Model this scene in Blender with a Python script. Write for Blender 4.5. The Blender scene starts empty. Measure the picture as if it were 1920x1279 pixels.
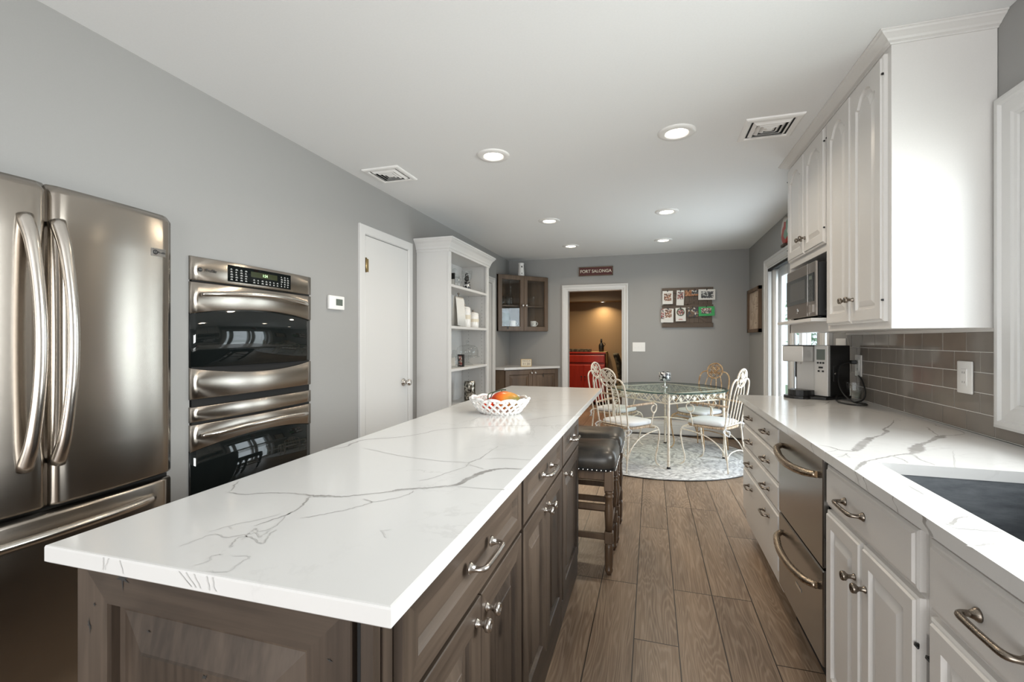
import bpy, bmesh, math, random
from mathutils import Vector, Matrix
random.seed(7)
sc = bpy.context.scene
C = bpy.context.collection
PI = math.pi
# ------------------------------------------------------------------ camera, sky, light, exposure
CAM_H, FPX, HORIZON, YAW = 1.275, 853.33, 637.0, math.atan((1221 - 960) / 853.33)
XL, XR, YB, YR, ZC = -2.015, 1.2, 6.45, -2.6, 2.44
cam_d = bpy.data.cameras.new('camera'); cam = bpy.data.objects.new('camera', cam_d); C.objects.link(cam)
cam.location = (0, 0, CAM_H); cam.rotation_euler = (PI/2, 0, YAW)
cam_d.sensor_width = 36; cam_d.lens = 16.0; cam_d.shift_y = -(639.5 - HORIZON)/1920; cam_d.clip_start = .02
sc.camera = cam
w = bpy.data.worlds.new('sky'); sc.world = w; w.use_nodes = True
w.node_tree.nodes['Background'].inputs[0].default_value = (.80, .90, 1.0, 1)
w.node_tree.nodes['Background'].inputs[1].default_value = 1.6
sc.view_settings.view_transform = 'Standard'; sc.view_settings.look = 'None'
sc.view_settings.exposure = 0.07; sc.view_settings.gamma = 1; sc.view_settings.use_curve_mapping = False
def area(name, loc, rot, sx, sy, power, col, spread=PI*.98):
    l = bpy.data.lights.new(name, 'AREA'); l.shape = 'RECTANGLE'; l.size = sx; l.size_y = sy; l.energy = power; l.color = col; l.spread = spread
    o = bpy.data.objects.new(name, l); o.location = loc; o.rotation_euler = rot; C.objects.link(o); return o
area('daylight_sink_window', (2.3, 1.0, 1.80), (0, PI/2 - math.radians(10), 0), 1.7, 2.2, 122, (1, .985, .965), math.radians(118))
area('sky_light_sink_window', (1.44, 1.25, 1.55), (0, PI/2, 0), .9, 1.36, 18, (.97, .985, 1), math.radians(150))
area('daylight_patio_door', (1.50, 4.62, 1.05), (0, PI/2, 0), 2.0, 1.7, 55, (.88, .94, 1))
area('added_rear_fill', (-.4, YR - .2, 1.25), (PI/2, 0, 0), 2.9, 2.0, 40, (1, .985, .96))  # fill light added behind the camera, outside an invented wall opening
area('added_rear_upfill', (-.4, YR - .35, .55), (PI/2 + math.radians(38), 0, 0), 2.9, 1.0, 66, (1, .98, .95))  # upward-tilted fill added behind the camera to lift the ceiling
area('ground_bounce_patio_door', (1.75, 4.62, .25), (0, PI/2 + math.radians(38), 0), .9, 1.7, 10, (.93, .97, 1))
try: sc.cycles.max_bounces = 10; sc.cycles.diffuse_bounces = 6; sc.cycles.glossy_bounces = 5; sc.cycles.transparent_max_bounces = 16; sc.cycles.sample_clamp_indirect = 6; sc.cycles.use_denoising = True; sc.cycles.caustics_reflective = False; sc.cycles.caustics_refractive = False
except Exception: pass

# ------------------------------------------------------------------ materials
def nd(nt, t, **kw):
    n = nt.nodes.new(t)
    for k, v in kw.items(): setattr(n, k, v)
    return n
def lk(nt, a, b): nt.links.new(a, b)
def base(name, col=(.8,.8,.8), rough=.5, metal=0, **kw):
    m = bpy.data.materials.new(name); m.use_nodes = True
    b = m.node_tree.nodes['Principled BSDF']
    b.inputs['Base Color'].default_value = (*col, 1); b.inputs['Roughness'].default_value = rough; b.inputs['Metallic'].default_value = metal
    for k, v in kw.items(): b.inputs[k.replace('_', ' ')].default_value = v
    return m, m.node_tree, b
def coords(nt, kind='Object', scale=(1,1,1), rot=(0,0,0), loc=(0,0,0)):
    t = nd(nt, 'ShaderNodeTexCoord'); mp = nd(nt, 'ShaderNodeMapping')
    mp.inputs['Scale'].default_value = scale; mp.inputs['Rotation'].default_value = rot; mp.inputs['Location'].default_value = loc
    lk(nt, t.outputs[kind], mp.inputs[0]); return mp.outputs[0]
def noise(nt, vec, scale, detail=4, rough=.55, dist=0):
    n = nd(nt, 'ShaderNodeTexNoise'); n.inputs['Scale'].default_value = scale; n.inputs['Detail'].default_value = detail
    n.inputs['Roughness'].default_value = rough; n.inputs['Distortion'].default_value = dist
    if vec is not None: lk(nt, vec, n.inputs['Vector'])
    return n.outputs['Fac']
def ramp(nt, fac, stops):
    r = nd(nt, 'ShaderNodeValToRGB'); e = r.color_ramp.elements
    while len(e) < len(stops): e.new(.5)
    for i, (p, c) in enumerate(stops): e[i].position = p; e[i].color = (*c, 1)
    lk(nt, fac, r.inputs[0]); return r.outputs[0]
def mixc(nt, fac, a, b, mode='MIX'):
    m = nd(nt, 'ShaderNodeMix', data_type='RGBA', blend_type=mode)
    for s, v in ((0, fac), (6, a), (7, b)):
        if hasattr(v, 'links') or hasattr(v, 'is_linked'): lk(nt, v, m.inputs[s])
        else: m.inputs[s].default_value = v if s == 0 else (*v, 1)
    return m.outputs[2]
def bump(nt, b, h, strength=.2, dist=.002):
    n = nd(nt, 'ShaderNodeBump'); n.inputs['Strength'].default_value = strength; n.inputs['Distance'].default_value = dist
    lk(nt, h, n.inputs['Height']); lk(nt, n.outputs[0], b.inputs['Normal'])
def paint(name, col, rough=.5, bs=0.05, scale=300):
    m, nt, b = base(name, col, rough); v = coords(nt)
    n = noise(nt, v, scale, 2); lk(nt, mixc(nt, n, tuple(c*.97 for c in col), tuple(min(1, c*1.03) for c in col)), b.inputs['Base Color'])
    bump(nt, b, n, bs, .001); return m
def wood(name, dark, mid, light, axis='z', knots=True, rough=.42, fine=1.0):
    m, nt, b = base(name, mid, rough)
    ai = 'xyz'.index(axis)
    s1 = [9*fine]*3; s1[ai] = .9; s2 = [70*fine]*3; s2[ai] = 2.5; s3 = [2.6]*3; s3[ai] = 1.1
    n1 = noise(nt, coords(nt, scale=s1), 1, 4, .6, .8); n2 = noise(nt, coords(nt, scale=s2), 1, 3, .6); n3 = noise(nt, coords(nt, scale=s3, loc=(3,1,2)), 1.0, 2)
    c = ramp(nt, n1, [(.40, dark), (.5, mid), (.60, light)])
    c = mixc(nt, .35, c, ramp(nt, n2, [(.38, dark), (.62, light)]))
    c = mixc(nt, .45, c, ramp(nt, n3, [(.33, tuple(x*.72 for x in mid)), (.66, light)]))
    if knots:
        vo = nd(nt, 'ShaderNodeTexVoronoi'); s = [7.5]*3; s[ai] = 4.2
        lk(nt, coords(nt, scale=s, loc=(.3, .7, .2)), vo.inputs['Vector']); vo.inputs['Scale'].default_value = 1; vo.inputs['Randomness'].default_value = 1
        k = ramp(nt, vo.outputs['Distance'], [(.07, (1,1,1)), (.15, (0,0,0))])
        c = mixc(nt, k, c, tuple(x*.22 for x in dark))
    lk(nt, c, b.inputs['Base Color']); bump(nt, b, n2, .12, .001); return m
def brushed(name, col, rough, axis='y', metal=1.0, amt=.10, aniso=0.0):
    m, nt, b = base(name, col, rough, metal)
    if aniso:
        b.inputs['Anisotropic'].default_value = aniso; tg = nd(nt, 'ShaderNodeTangent', direction_type='RADIAL', axis='Z'); b.inputs['Anisotropic Rotation'].default_value = .25; lk(nt, tg.outputs[0], b.inputs['Tangent'])
    s = [420]*3; s['xyz'.index(axis)] = 3
    n = noise(nt, coords(nt, scale=s), 1, 3, .6)
    mr = nd(nt, 'ShaderNodeMapRange'); lk(nt, n, mr.inputs[0]); mr.inputs[3].default_value = rough - amt*.5; mr.inputs[4].default_value = rough + amt*.5
    lk(nt, mr.outputs[0], b.inputs['Roughness']); bump(nt, b, n, .035, .0006)
    return m
def glass(name, tint=(.96,.98,.97), gloss=.12, rough=0.0):
    m = bpy.data.materials.new(name); m.use_nodes = True; nt = m.node_tree; nt.nodes.clear()
    o = nd(nt, 'ShaderNodeOutputMaterial'); t = nd(nt, 'ShaderNodeBsdfTransparent'); g = nd(nt, 'ShaderNodeBsdfGlossy'); x = nd(nt, 'ShaderNodeMixShader')
    lw = nd(nt, 'ShaderNodeLayerWeight'); lw.inputs[0].default_value = .5
    pw = nd(nt, 'ShaderNodeMath', operation='POWER'); lk(nt, lw.outputs['Facing'], pw.inputs[0]); pw.inputs[1].default_value = 4
    ad = nd(nt, 'ShaderNodeMath', operation='MULTIPLY_ADD', use_clamp=True); lk(nt, pw.outputs[0], ad.inputs[0]); ad.inputs[1].default_value = .55; ad.inputs[2].default_value = gloss
    t.inputs[0].default_value = (*tint, 1); g.inputs['Roughness'].default_value = rough
    lk(nt, ad.outputs[0], x.inputs[0]); lk(nt, t.outputs[0], x.inputs[1]); lk(nt, g.outputs[0], x.inputs[2]); lk(nt, x.outputs[0], o.inputs[0]); return m
def glow(name, col, s):
    m, nt, b = base(name, (.9,.9,.9), .5); b.inputs['Emission Color'].default_value = (*col, 1); b.inputs['Emission Strength'].default_value = s; return m
M = {}
M['wall'] = paint('grey_wall_paint', (.315, .311, .302), .55, .06, 220)
M['ceil'] = paint('ceiling_paint', (.77, .772, .768), .8, .05, 120)
M['trim'] = paint('white_trim_paint', (.64, .632, .62), .32, .02)
M['cab'] = paint('white_cabinet_paint', (.68, .662, .64), .30, .03)
M['shelfw'] = paint('bookcase_white', (.65, .645, .635), .38, .03)
M['brown'] = paint('brown_wall_paint', (.30, .205, .11), .6, .05)
M['taupe'] = paint('soffit_paint', (.22, .165, .11), .6)
D_, M_, L_ = (.010,.006,.004), (.038,.026,.0185), (.105,.077,.057)
M['alder_z'] = wood('grey_stained_alder_upright', D_, M_, L_, 'z')
M['alder_y'] = wood('grey_stained_alder_lengthwise', D_, M_, L_, 'y')
M['alder_x'] = wood('grey_stained_alder_crosswise', D_, M_, L_, 'x')
M['cabwood'] = wood('corner_cabinet_wood', (.055,.032,.019), (.105,.066,.040), (.165,.108,.068), 'z', True)
M['dark_in'] = paint('cabinet_inside', (.06,.043,.032), .6)
M['stoolw'] = wood('stool_wood', (.048,.028,.016), (.10,.060,.035), (.155,.098,.058), 'z', False, .35)
M['barn'] = wood('board_wood', (.05,.035,.025), (.095,.068,.05), (.14,.105,.08), 'x', False, .7)
M['framew'] = wood('frame_wood', (.07,.04,.02), (.13,.075,.04), (.18,.11,.06), 'z', False, .5)
M['red'] = wood('red_lacquer', (.26,.014,.006), (.36,.020,.009), (.42,.028,.012), 'z', False, .35)
M['signred'] = paint('sign_red', (.085,.012,.010), .5)
M['cream'] = paint('cream_paint', (.72,.66,.54), .6)
M['steel'] = brushed('brushed_steel', (.43,.39,.345), .24, 'y', amt=.05, aniso=.88)
M['steelh'] = brushed('handle_steel', (.68,.64,.59), .22, 'z')
M['steeld'] = brushed('dishwasher_steel', (.36,.35,.34), .24, 'z', amt=.06)
M['micro'] = brushed('microwave_steel', (.33,.30,.275), .38, 'y', amt=.04)
M['bronze'] = brushed('bronze_tinted_steel', (.40,.32,.24), .27, 'y')
M['nickel'] = brushed('satin_nickel', (.62,.585,.55), .22, 'x')
M['pewter'] = brushed('antique_pewter', (.25,.215,.18), .28, 'x')
M['silver'] = base('silver_plastic', (.60,.585,.565), .36, .35)[0]
M['brass'] = brushed('old_brass', (.45,.33,.16), .35, 'z')
M['chrome'] = base('chrome', (.8,.8,.8), .08, 1)[0]
M['black'] = paint('black_plastic', (.012,.012,.012), .38)
M['blackg'] = base('black_oven_glass', (.006,.008,.008), .035, 0)[0]
M['greyg'] = base('microwave_glass', (.05,.047,.045), .12, 0)[0]
M['gap'] = paint('black_gap', (.004,.004,.004), .8)
M['white'] = paint('white_plastic', (.82,.81,.79), .35)
M['ceramic'] = base('white_glazed_ceramic', (.86,.85,.83), .12)[0]
M['glass'] = glass('clear_glass', (.95,.96,.96), .05); M['pane'] = glass('window_glass', (.97,.99,.99), .05); M['tglass'] = glass('table_glass', (.88,.95,.92), .05)
M['cabg'] = glass('cabinet_glass', (.95,.96,.96), .04)
M['gedge'] = base('glass_edge', (.02,.06,.05), .08)[0]
M['lamp'] = glow('lamp_lens', (1, .90, .74), 10.0)
M['lcd'] = glow('oven_clock_green', (.25, .85, .08), 1.2)
M['lcdbg'] = paint('lcd_dark', (.03,.035,.012), .2)
M['lcdg'] = paint('lcd_grey', (.12,.14,.12), .25)
M['ink'] = paint('white_ink', (.55,.55,.53), .5)
M['darkink'] = paint('dark_ink', (.03,.03,.03), .5)
M['tan'] = paint('tan_cloth', (.50,.36,.17), .8)
M['cloth'] = paint('white_cotton', (.72,.735,.76), .85, .2, 500)
M['linen'] = paint('linen', (.72,.71,.68), .9, .3, 400)
M['sinkm'] = None
m, nt, b = base('grey_composite', (.115,.125,.135), .5); v = coords(nt, scale=(3, 3, 14)); n = noise(nt, v, 3, 6, .7)
lk(nt, ramp(nt, n, [(.3, (.075,.083,.092)), (.7, (.17,.182,.195))]), b.inputs['Base Color']); M['sinkm'] = m
m, nt, b = base('black_leather', (.035,.032,.028), .32); v = coords(nt); n = noise(nt, v, 9, 4); n2 = noise(nt, v, 240, 2)
lk(nt, ramp(nt, n, [(.35, (.022,.021,.020)), (.7, (.062,.053,.043))]), b.inputs['Base Color']); bump(nt, b, n2, .15, .001); M['leather'] = m
m, nt, b = base('worn_white_iron', (.74,.69,.60), .5); v = coords(nt); n = noise(nt, v, 26, 5, .7)
lk(nt, ramp(nt, n, [(.27, (.36,.22,.11)), (.40, (.66,.58,.47)), (.60, (.78,.73,.65))]), b.inputs['Base Color']); M['iron'] = m
m, nt, b = base('rusty_cream_iron', (.5,.36,.22), .55); v = coords(nt); n = noise(nt, v, 22, 5, .7)
lk(nt, ramp(nt, n, [(.30, (.22,.11,.045)), (.5, (.42,.27,.14)), (.70, (.62,.50,.35))]), b.inputs['Base Color']); M['rust'] = m
m, nt, b = base('wrapped_rush', (.55,.42,.30), .8); v = coords(nt, scale=(90, 90, 12)); n = noise(nt, v, 1, 3)
lk(nt, ramp(nt, n, [(.35, (.25,.15,.075)), (.65, (.66,.54,.42))]), b.inputs['Base Color']); bump(nt, b, n, .4, .003); M['rush'] = m
# quartz
def quartz(name, vein=False):
    m, nt, b = base(name, (.66,.66,.65), .13)
    v = coords(nt); d = noise(nt, v, 2.2, 5, .6)
    n = noise(nt, v, 1.3, 8, .62, 1.4)
    r = ramp(nt, n, [(.487, (0,0,0)), (.4975, (1,1,1)), (.503, (1,1,1)), (.513, (0,0,0))])
    f = nd(nt, 'ShaderNodeMath', operation='MULTIPLY'); lk(nt, r, f.inputs[0]); lk(nt, ramp(nt, d, [(.46, (0,0,0)), (.66, (.30,.30,.30))]), f.inputs[1])
    c = mixc(nt, f.outputs[0], (.66,.655,.645), (.40,.39,.38))
    if vein:
        uv = nd(nt, 'ShaderNodeUVMap'); sp = nd(nt, 'ShaderNodeSeparateXYZ'); lk(nt, uv.outputs[0], sp.inputs[0])
        n3 = noise(nt, v, 55, 4, .65); n4 = noise(nt, v, 16, 3)
        a = nd(nt, 'ShaderNodeMath', operation='MULTIPLY_ADD'); lk(nt, n3, a.inputs[0]); a.inputs[1].default_value = 1.1; lk(nt, sp.outputs[1], a.inputs[2])
        e = ramp(nt, a.outputs[0], [(.62, (0,0,0)), (.98, (1,1,1))])
        g = nd(nt, 'ShaderNodeMath', operation='MULTIPLY'); lk(nt, e, g.inputs[0]); lk(nt, ramp(nt, n4, [(.25, (.45,.45,.45)), (.6, (.95,.95,.95))]), g.inputs[1])
        h = nd(nt, 'ShaderNodeMath', operation='MULTIPLY'); lk(nt, g.outputs[0], h.inputs[0]); lk(nt, sp.outputs[0], h.inputs[1])
        c = mixc(nt, h.outputs[0], c, (.25,.238,.225))
    lk(nt, c, b.inputs['Base Color']); return m
M['quartz'] = quartz('white_quartz'); M['vein'] = quartz('grey_quartz_vein', True)
# floor planks
m, nt, b = base('oak_plank_floor', (.2,.15,.1), .34)
g = nd(nt, 'ShaderNodeNewGeometry'); sp = nd(nt, 'ShaderNodeSeparateXYZ'); lk(nt, g.outputs['Position'], sp.inputs[0])
ax = nd(nt, 'ShaderNodeMath', operation='ADD'); lk(nt, sp.outputs[0], ax.inputs[0]); ax.inputs[1].default_value = .071 + .18*30
ay = nd(nt, 'ShaderNodeMath', operation='ADD'); lk(nt, sp.outputs[1], ay.inputs[0]); ay.inputs[1].default_value = 7.3
cb = nd(nt, 'ShaderNodeCombineXYZ'); lk(nt, ay.outputs[0], cb.inputs[0]); lk(nt, ax.outputs[0], cb.inputs[1])
br = nd(nt, 'ShaderNodeTexBrick', offset=.37, offset_frequency=3, squash=1); lk(nt, cb.outputs[0], br.inputs['Vector'])
for k, v in (('Scale', 1), ('Mortar Size', .0024), ('Mortar Smooth', .0), ('Bias', 0), ('Brick Width', 1.22), ('Row Height', .18)): br.inputs[k].default_value = v
br.inputs['Color1'].default_value = (0,0,0,1); br.inputs['Color2'].default_value = (1,1,1,1); br.inputs['Mortar'].default_value = (.5,.5,.5,1)
rnd = nd(nt, 'ShaderNodeVectorMath', operation='MULTIPLY_ADD'); lk(nt, br.outputs['Color'], rnd.inputs[0]); rnd.inputs[1].default_value = (7, 3, 5); lk(nt, g.outputs['Position'], rnd.inputs[2])
def mp(vec, s):
    q = nd(nt, 'ShaderNodeMapping'); q.inputs['Scale'].default_value = s; lk(nt, vec, q.inputs[0]); return q.outputs[0]
cn = noise(nt, mp(rnd.outputs[0], (5.0, .42, 1)), 1, 3.5, .55, .25)
cm_ = nd(nt, 'ShaderNodeMath', operation='MULTIPLY'); lk(nt, cn, cm_.inputs[0]); cm_.inputs[1].default_value = 260
sn = nd(nt, 'ShaderNodeMath', operation='SINE'); lk(nt, cm_.outputs[0], sn.inputs[0])
s2_ = nd(nt, 'ShaderNodeMath', operation='MULTIPLY_ADD'); lk(nt, sn.outputs[0], s2_.inputs[0]); s2_.inputs[1].default_value = .5; s2_.inputs[2].default_value = .5
n1 = noise(nt, mp(rnd.outputs[0], (170, 5, 1)), 1, 3, .65); n2 = noise(nt, mp(rnd.outputs[0], (6, 1.1, 1)), 1, 3)
c = ramp(nt, s2_.outputs[0], [(.10, (.17,.115,.076)), (.60, (.235,.168,.115)), (.95, (.44,.345,.265))])
c = mixc(nt, .55, c, ramp(nt, n1, [(.34, (.12,.08,.052)), (.66, (.39,.29,.215))]))
c = mixc(nt, .40, c, ramp(nt, n2, [(.36, (.13,.09,.063)), (.64, (.36,.255,.175))]))
c = mixc(nt, br.outputs['Fac'], c, (.022,.015,.010)); lk(nt, c, b.inputs['Base Color']); bump(nt, b, n1, .12, .001); M['floor'] = m
# rug
m, nt, b = base('floral_rug', (.5,.5,.5), .95); v = coords(nt); vo = nd(nt, 'ShaderNodeTexVoronoi', feature='DISTANCE_TO_EDGE'); vo.inputs['Scale'].default_value = 4.2
na = nd(nt, 'ShaderNodeTexNoise'); na.inputs['Scale'].default_value = 3; na.inputs['Detail'].default_value = 3; lk(nt, v, na.inputs['Vector'])
va = nd(nt, 'ShaderNodeVectorMath', operation='MULTIPLY_ADD'); lk(nt, na.outputs['Color'], va.inputs[0]); va.inputs[1].default_value = (.45,.45,0); lk(nt, v, va.inputs[2]); lk(nt, va.outputs[0], vo.inputs['Vector'])
wv = nd(nt, 'ShaderNodeTexWave', wave_type='RINGS', rings_direction='Z'); lk(nt, va.outputs[0], wv.inputs['Vector'])
for k, q in (('Scale', 4.5), ('Distortion', 5), ('Detail', 4), ('Detail Scale', 2.5)): wv.inputs[k].default_value = q
c = mixc(nt, .55, ramp(nt, vo.outputs['Distance'], [(.02, (.10,.10,.11)), (.09, (.82,.82,.82)), (.30, (.45,.45,.46))]), ramp(nt, wv.outputs['Fac'], [(.15, (.25,.25,.26)), (.45, (.80,.80,.80))]))
c = mixc(nt, .4, c, ramp(nt, noise(nt, v, 40, 4, .7), [(.3, (.25,.25,.26)), (.6, (.85,.85,.85))]))
lk(nt, c, b.inputs['Base Color']); bump(nt, b, noise(nt, v, 300, 2), .5, .004); M['rug'] = m
# tile, mosaic, tins, photos
m, nt, b = base('taupe_glass_tile', (.115,.102,.090), .06); v = coords(nt); n = noise(nt, v, 5, 3)
lk(nt, ramp(nt, n, [(.3, (.195,.172,.150)), (.7, (.245,.218,.192))]), b.inputs['Base Color']); bump(nt, b, noise(nt, v, 14, 2), .05, .004); M['tile'] = m
M['grout'] = paint('grout', (.74,.72,.68), .8)
def spots(name, cols, scale, rough=.3, metal=0):
    m, nt, b = base(name, cols[0], rough, metal); vo = nd(nt, 'ShaderNodeTexVoronoi'); vo.inputs['Scale'].default_value = scale
    lk(nt, coords(nt), vo.inputs['Vector']); s = nd(nt, 'ShaderNodeSeparateColor'); lk(nt, vo.outputs['Color'], s.inputs[0])
    k = len(cols); lk(nt, ramp(nt, s.outputs[0], [(i/k, c) for i, c in enumerate(cols)]), b.inputs['Base Color'])
    [x for x in nt.nodes if x.type == 'VALTORGB'][0].color_ramp.interpolation = 'CONSTANT'; return m
M['mosaic'] = spots('mirror_mosaic', [(.02,.02,.02), (.75,.75,.75), (.10,.10,.11), (.55,.56,.58), (.3,.3,.3)], 55, .25, .15)
M['mercury'] = spots('mercury_glass', [(.10,.09,.07), (.30,.28,.24), (.05,.045,.04), (.45,.42,.37)], 60, .18, .7)
M['pattern'] = spots('patterned_upholstery', [(.035,.03,.02), (.12,.10,.06), (.06,.05,.03)], 30, .8)
M['ph1'] = spots('photo_people_warm', [(.20,.09,.04), (.62,.55,.50), (.10,.05,.03), (.40,.17,.09)], 75, .4)
M['ph2'] = spots('photo_people_dark', [(.03,.03,.03), (.45,.32,.26), (.10,.10,.10), (.30,.06,.06), (.6,.58,.55)], 75, .4)
M['ph3'] = spots('photo_orange', [(.28,.10,.03), (.42,.20,.09), (.06,.03,.02)], 60, .4)
M['ph4'] = spots('photo_monochrome', [(.02,.02,.02), (.06,.06,.06), (.55,.55,.53), (.12,.12,.12)], 70, .4)
M['ph5'] = spots('photo_landscape', [(.02,.02,.03), (.13,.07,.03), (.04,.04,.03), (.60,.55,.48)], 45, .4)
M['green'] = paint('card_green', (.03,.34,.09), .5)
M['wreath'] = spots('wreath_green', [(.03,.07,.03), (.07,.12,.06), (.16,.18,.13)], 90, .6)
M['burl'] = spots('aged_print', [(.50,.40,.32), (.56,.46,.37), (.44,.34,.26)], 20, .7)
M['plate'] = spots('painted_plate', [(.55,.56,.50), (.45,.05,.04), (.20,.34,.26), (.65,.63,.58)], 14, .3)
M['leaf'] = spots('garden_leaf', [(.10,.30,.12), (.16,.42,.20), (.07,.22,.10), (.28,.52,.30)], 9, .6)
M['bark'] = paint('bark', (.10,.12,.06), .9, .5, 60)
M['lawn'] = paint('lawn', (.10,.22,.07), .9, .5, 60)
M['decking'] = paint('deck', (.42,.41,.39), .8)
m, nt, b = base('mango_skin', (.6,.2,.02), .32); v = coords(nt); sp = nd(nt, 'ShaderNodeSeparateXYZ'); lk(nt, v, sp.inputs[0])
f = nd(nt, 'ShaderNodeMath', operation='MULTIPLY_ADD'); lk(nt, sp.outputs[0], f.inputs[0]); f.inputs[1].default_value = 6.0; lk(nt, noise(nt, v, 14, 4), f.inputs[2])
lk(nt, ramp(nt, f.outputs[0], [(.2, (.55,.05,.008)), (.45, (.72,.16,.012)), (.72, (.52,.22,.03)), (.95, (.16,.15,.035))]), b.inputs['Base Color']); M['mango'] = m
M['tomato'] = base('tomato_skin', (.62,.035,.008), .18)[0]
M['vine'] = paint('vine_green', (.02,.045,.015), .6)
m, nt, b = base('striped_sheer', (.7,.7,.7), .9); v = coords(nt); sp = nd(nt, 'ShaderNodeSeparateXYZ'); lk(nt, v, sp.inputs[0])
f = nd(nt, 'ShaderNodeMath', operation='SINE'); f2 = nd(nt, 'ShaderNodeMath', operation='MULTIPLY'); lk(nt, sp.outputs[1], f2.inputs[0]); f2.inputs[1].default_value = 150; lk(nt, f2.outputs[0], f.inputs[0])
lk(nt, ramp(nt, f.outputs[0], [(.35, (.75,.75,.74)), (.6, (.42,.43,.44))]), b.inputs['Base Color']); M['curtain'] = m
M['aquaback'] = spots('blue_green_glass', [(.05,.09,.11), (.12,.20,.23), (.03,.10,.07), (.20,.27,.30)], 40, .45)

# ------------------------------------------------------------------ mesh building
TF = None
def rotz_about(px, py, deg):
    return Matrix.Translation((px, py, 0)) @ Matrix.Rotation(math.radians(deg), 4, 'Z') @ Matrix.Translation((-px, -py, 0))
TI = rotz_about(-.334, .537, .42); TR = rotz_about(.53, 1.0, -.27)
class MB:
    def __init__(s): s.bm = bmesh.new(); s.uv = None
    def face(s, pts, mi=0, smooth=False):
        f = s.bm.faces.new([s.bm.verts.new(p) for p in pts]); f.material_index = mi; f.smooth = smooth; return f
    def box(s, x0, x1, y0, y1, z0, z1, mi=0, bev=0.0, mat=None, seg=1):
        t = bmesh.new(); bmesh.ops.create_cube(t, size=1)
        for v in t.verts: v.co = Vector(((x0+x1)/2 + v.co.x*(x1-x0), (y0+y1)/2 + v.co.y*(y1-y0), (z0+z1)/2 + v.co.z*(z1-z0)))
        if bev > 0: bmesh.ops.bevel(t, geom=t.edges[:], offset=bev, segments=seg, profile=.6, affect='EDGES')
        for f in t.faces: f.material_index = mi; f.smooth = bev > 0 and seg > 1
        if mat is not None: bmesh.ops.transform(t, matrix=mat, verts=t.verts)
        s.join(t); return s
    def join(s, t):
        me = bpy.data.meshes.new('t'); t.to_mesh(me); t.free(); s.bm.from_mesh(me); bpy.data.meshes.remove(me)
    def rings(s, rings, mi=0, smooth=True, close=True, cap=True, mis=None):
        vs = [[s.bm.verts.new(p) for p in r] for r in rings]; n = len(vs[0])
        for i in range(len(vs)-1):
            for j in range(n if close else n-1):
                k = (j+1) % n
                try: f = s.bm.faces.new((vs[i][j], vs[i][k], vs[i+1][k], vs[i+1][j])); f.smooth = smooth; f.material_index = mis(i, j) if mis else mi
                except ValueError: pass
        if cap:
            for r in (vs[0], vs[-1]):
                try: f = s.bm.faces.new(r); f.material_index = mis(len(vs), 0) if mis else mi; f.smooth = False
                except ValueError: pass
        return s
    def tube(s, pts, r, seg=8, mi=0, smooth=0, closed=False, flat=1.0):
        pts = [Vector(p) for p in pts]
        rr = r if isinstance(r, (list, tuple)) else [r]*len(pts)
        if smooth: pts, rr = catmull(pts, rr, smooth, closed)
        n = len(pts); rings = []; up = None
        for i in range(n):
            a = pts[(i-1) % n] if (closed or i > 0) else pts[i]; b = pts[(i+1) % n] if (closed or i < n-1) else pts[i]
            t = (b-a).normalized()
            if up is None: up = Vector((0,0,1)) if abs(t.z) < .9 else Vector((1,0,0))
            x = t.cross(up); x = x.normalized() if x.length > 1e-6 else t.orthogonal().normalized(); up = x.cross(t).normalized()
            rings.append([pts[i] + x*math.cos(2*PI*j/seg)*rr[i] + up*math.sin(2*PI*j/seg)*rr[i]*flat for j in range(seg)])
        if closed: rings.append(rings[0]); s.rings(rings, mi, True, True, False)
        else: s.rings(rings, mi)
        return s
    def lathe(s, prof, o=(0,0,0), axis=(0,0,1), seg=20, mi=0, smooth=True, cap=True, sx=1, sy=1):
        a = Vector(axis).normalized(); x = a.orthogonal().normalized() if abs(a.z) < .99 else Vector((1,0,0)); y = a.cross(x); o = Vector(o)
        s.rings([[o + a*h + (x*math.cos(2*PI*j/seg)*sx + y*math.sin(2*PI*j/seg)*sy)*max(r, 1e-5) for j in range(seg)] for r, h in prof], mi, smooth, True, cap); return s
    def cyl(s, a, b, r, seg=12, mi=0, r2=None, smooth=True):
        a = Vector(a); b = Vector(b); s.lathe([(r, 0), (r if r2 is None else r2, (b-a).length)], a, b-a, seg, mi, smooth); return s
    def prism(s, poly, fr, n0, n1, mi=0):     # polygon in a frame's (s, t), from depth n0 to n1
        s.rings([[fr(p[0], p[1], n) for p in poly] for n in (n0, n1)], mi, False); return s
    def sphere(s, c, r, mi=0, seg=16, mat=None):
        t = bmesh.new(); bmesh.ops.create_uvsphere(t, u_segments=seg, v_segments=max(6, seg//2), radius=1)
        rr = r if isinstance(r, (tuple, list)) else (r, r, r)
        for v in t.verts: v.co = Vector((v.co.x*rr[0], v.co.y*rr[1], v.co.z*rr[2]))
        if mat is not None: bmesh.ops.transform(t, matrix=mat, verts=t.verts)
        bmesh.ops.translate(t, vec=Vector(c), verts=t.verts)
        for f in t.faces: f.smooth = True; f.material_index = mi
        s.join(t); return s
def catmull(p, r, k, closed=False):
    n = len(p); out = []; ro = []
    for i in range(n if closed else n-1):
        g = (lambda j: p[j % n]) if closed else (lambda j: p[max(0, min(n-1, j))])
        a, b, c, d = g(i-1), g(i), g(i+1), g(i+2)
        for q in range(k):
            t = q/k; out.append(.5*((2*b) + (c-a)*t + (2*a-5*b+4*c-d)*t*t + (3*b-a-3*c+d)*t**3)); ro.append(r[i]*(1-t) + r[(i+1) % n]*t)
    if not closed: out.append(p[-1]); ro.append(r[-1])
    return out, ro
def origin_of(o):
    return o.matrix_world.translation.copy() if o.parent is None else Vector(o['_o'])
def mats(ms): return [M[x] for x in (ms.split() if isinstance(ms, str) else ms)]
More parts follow.
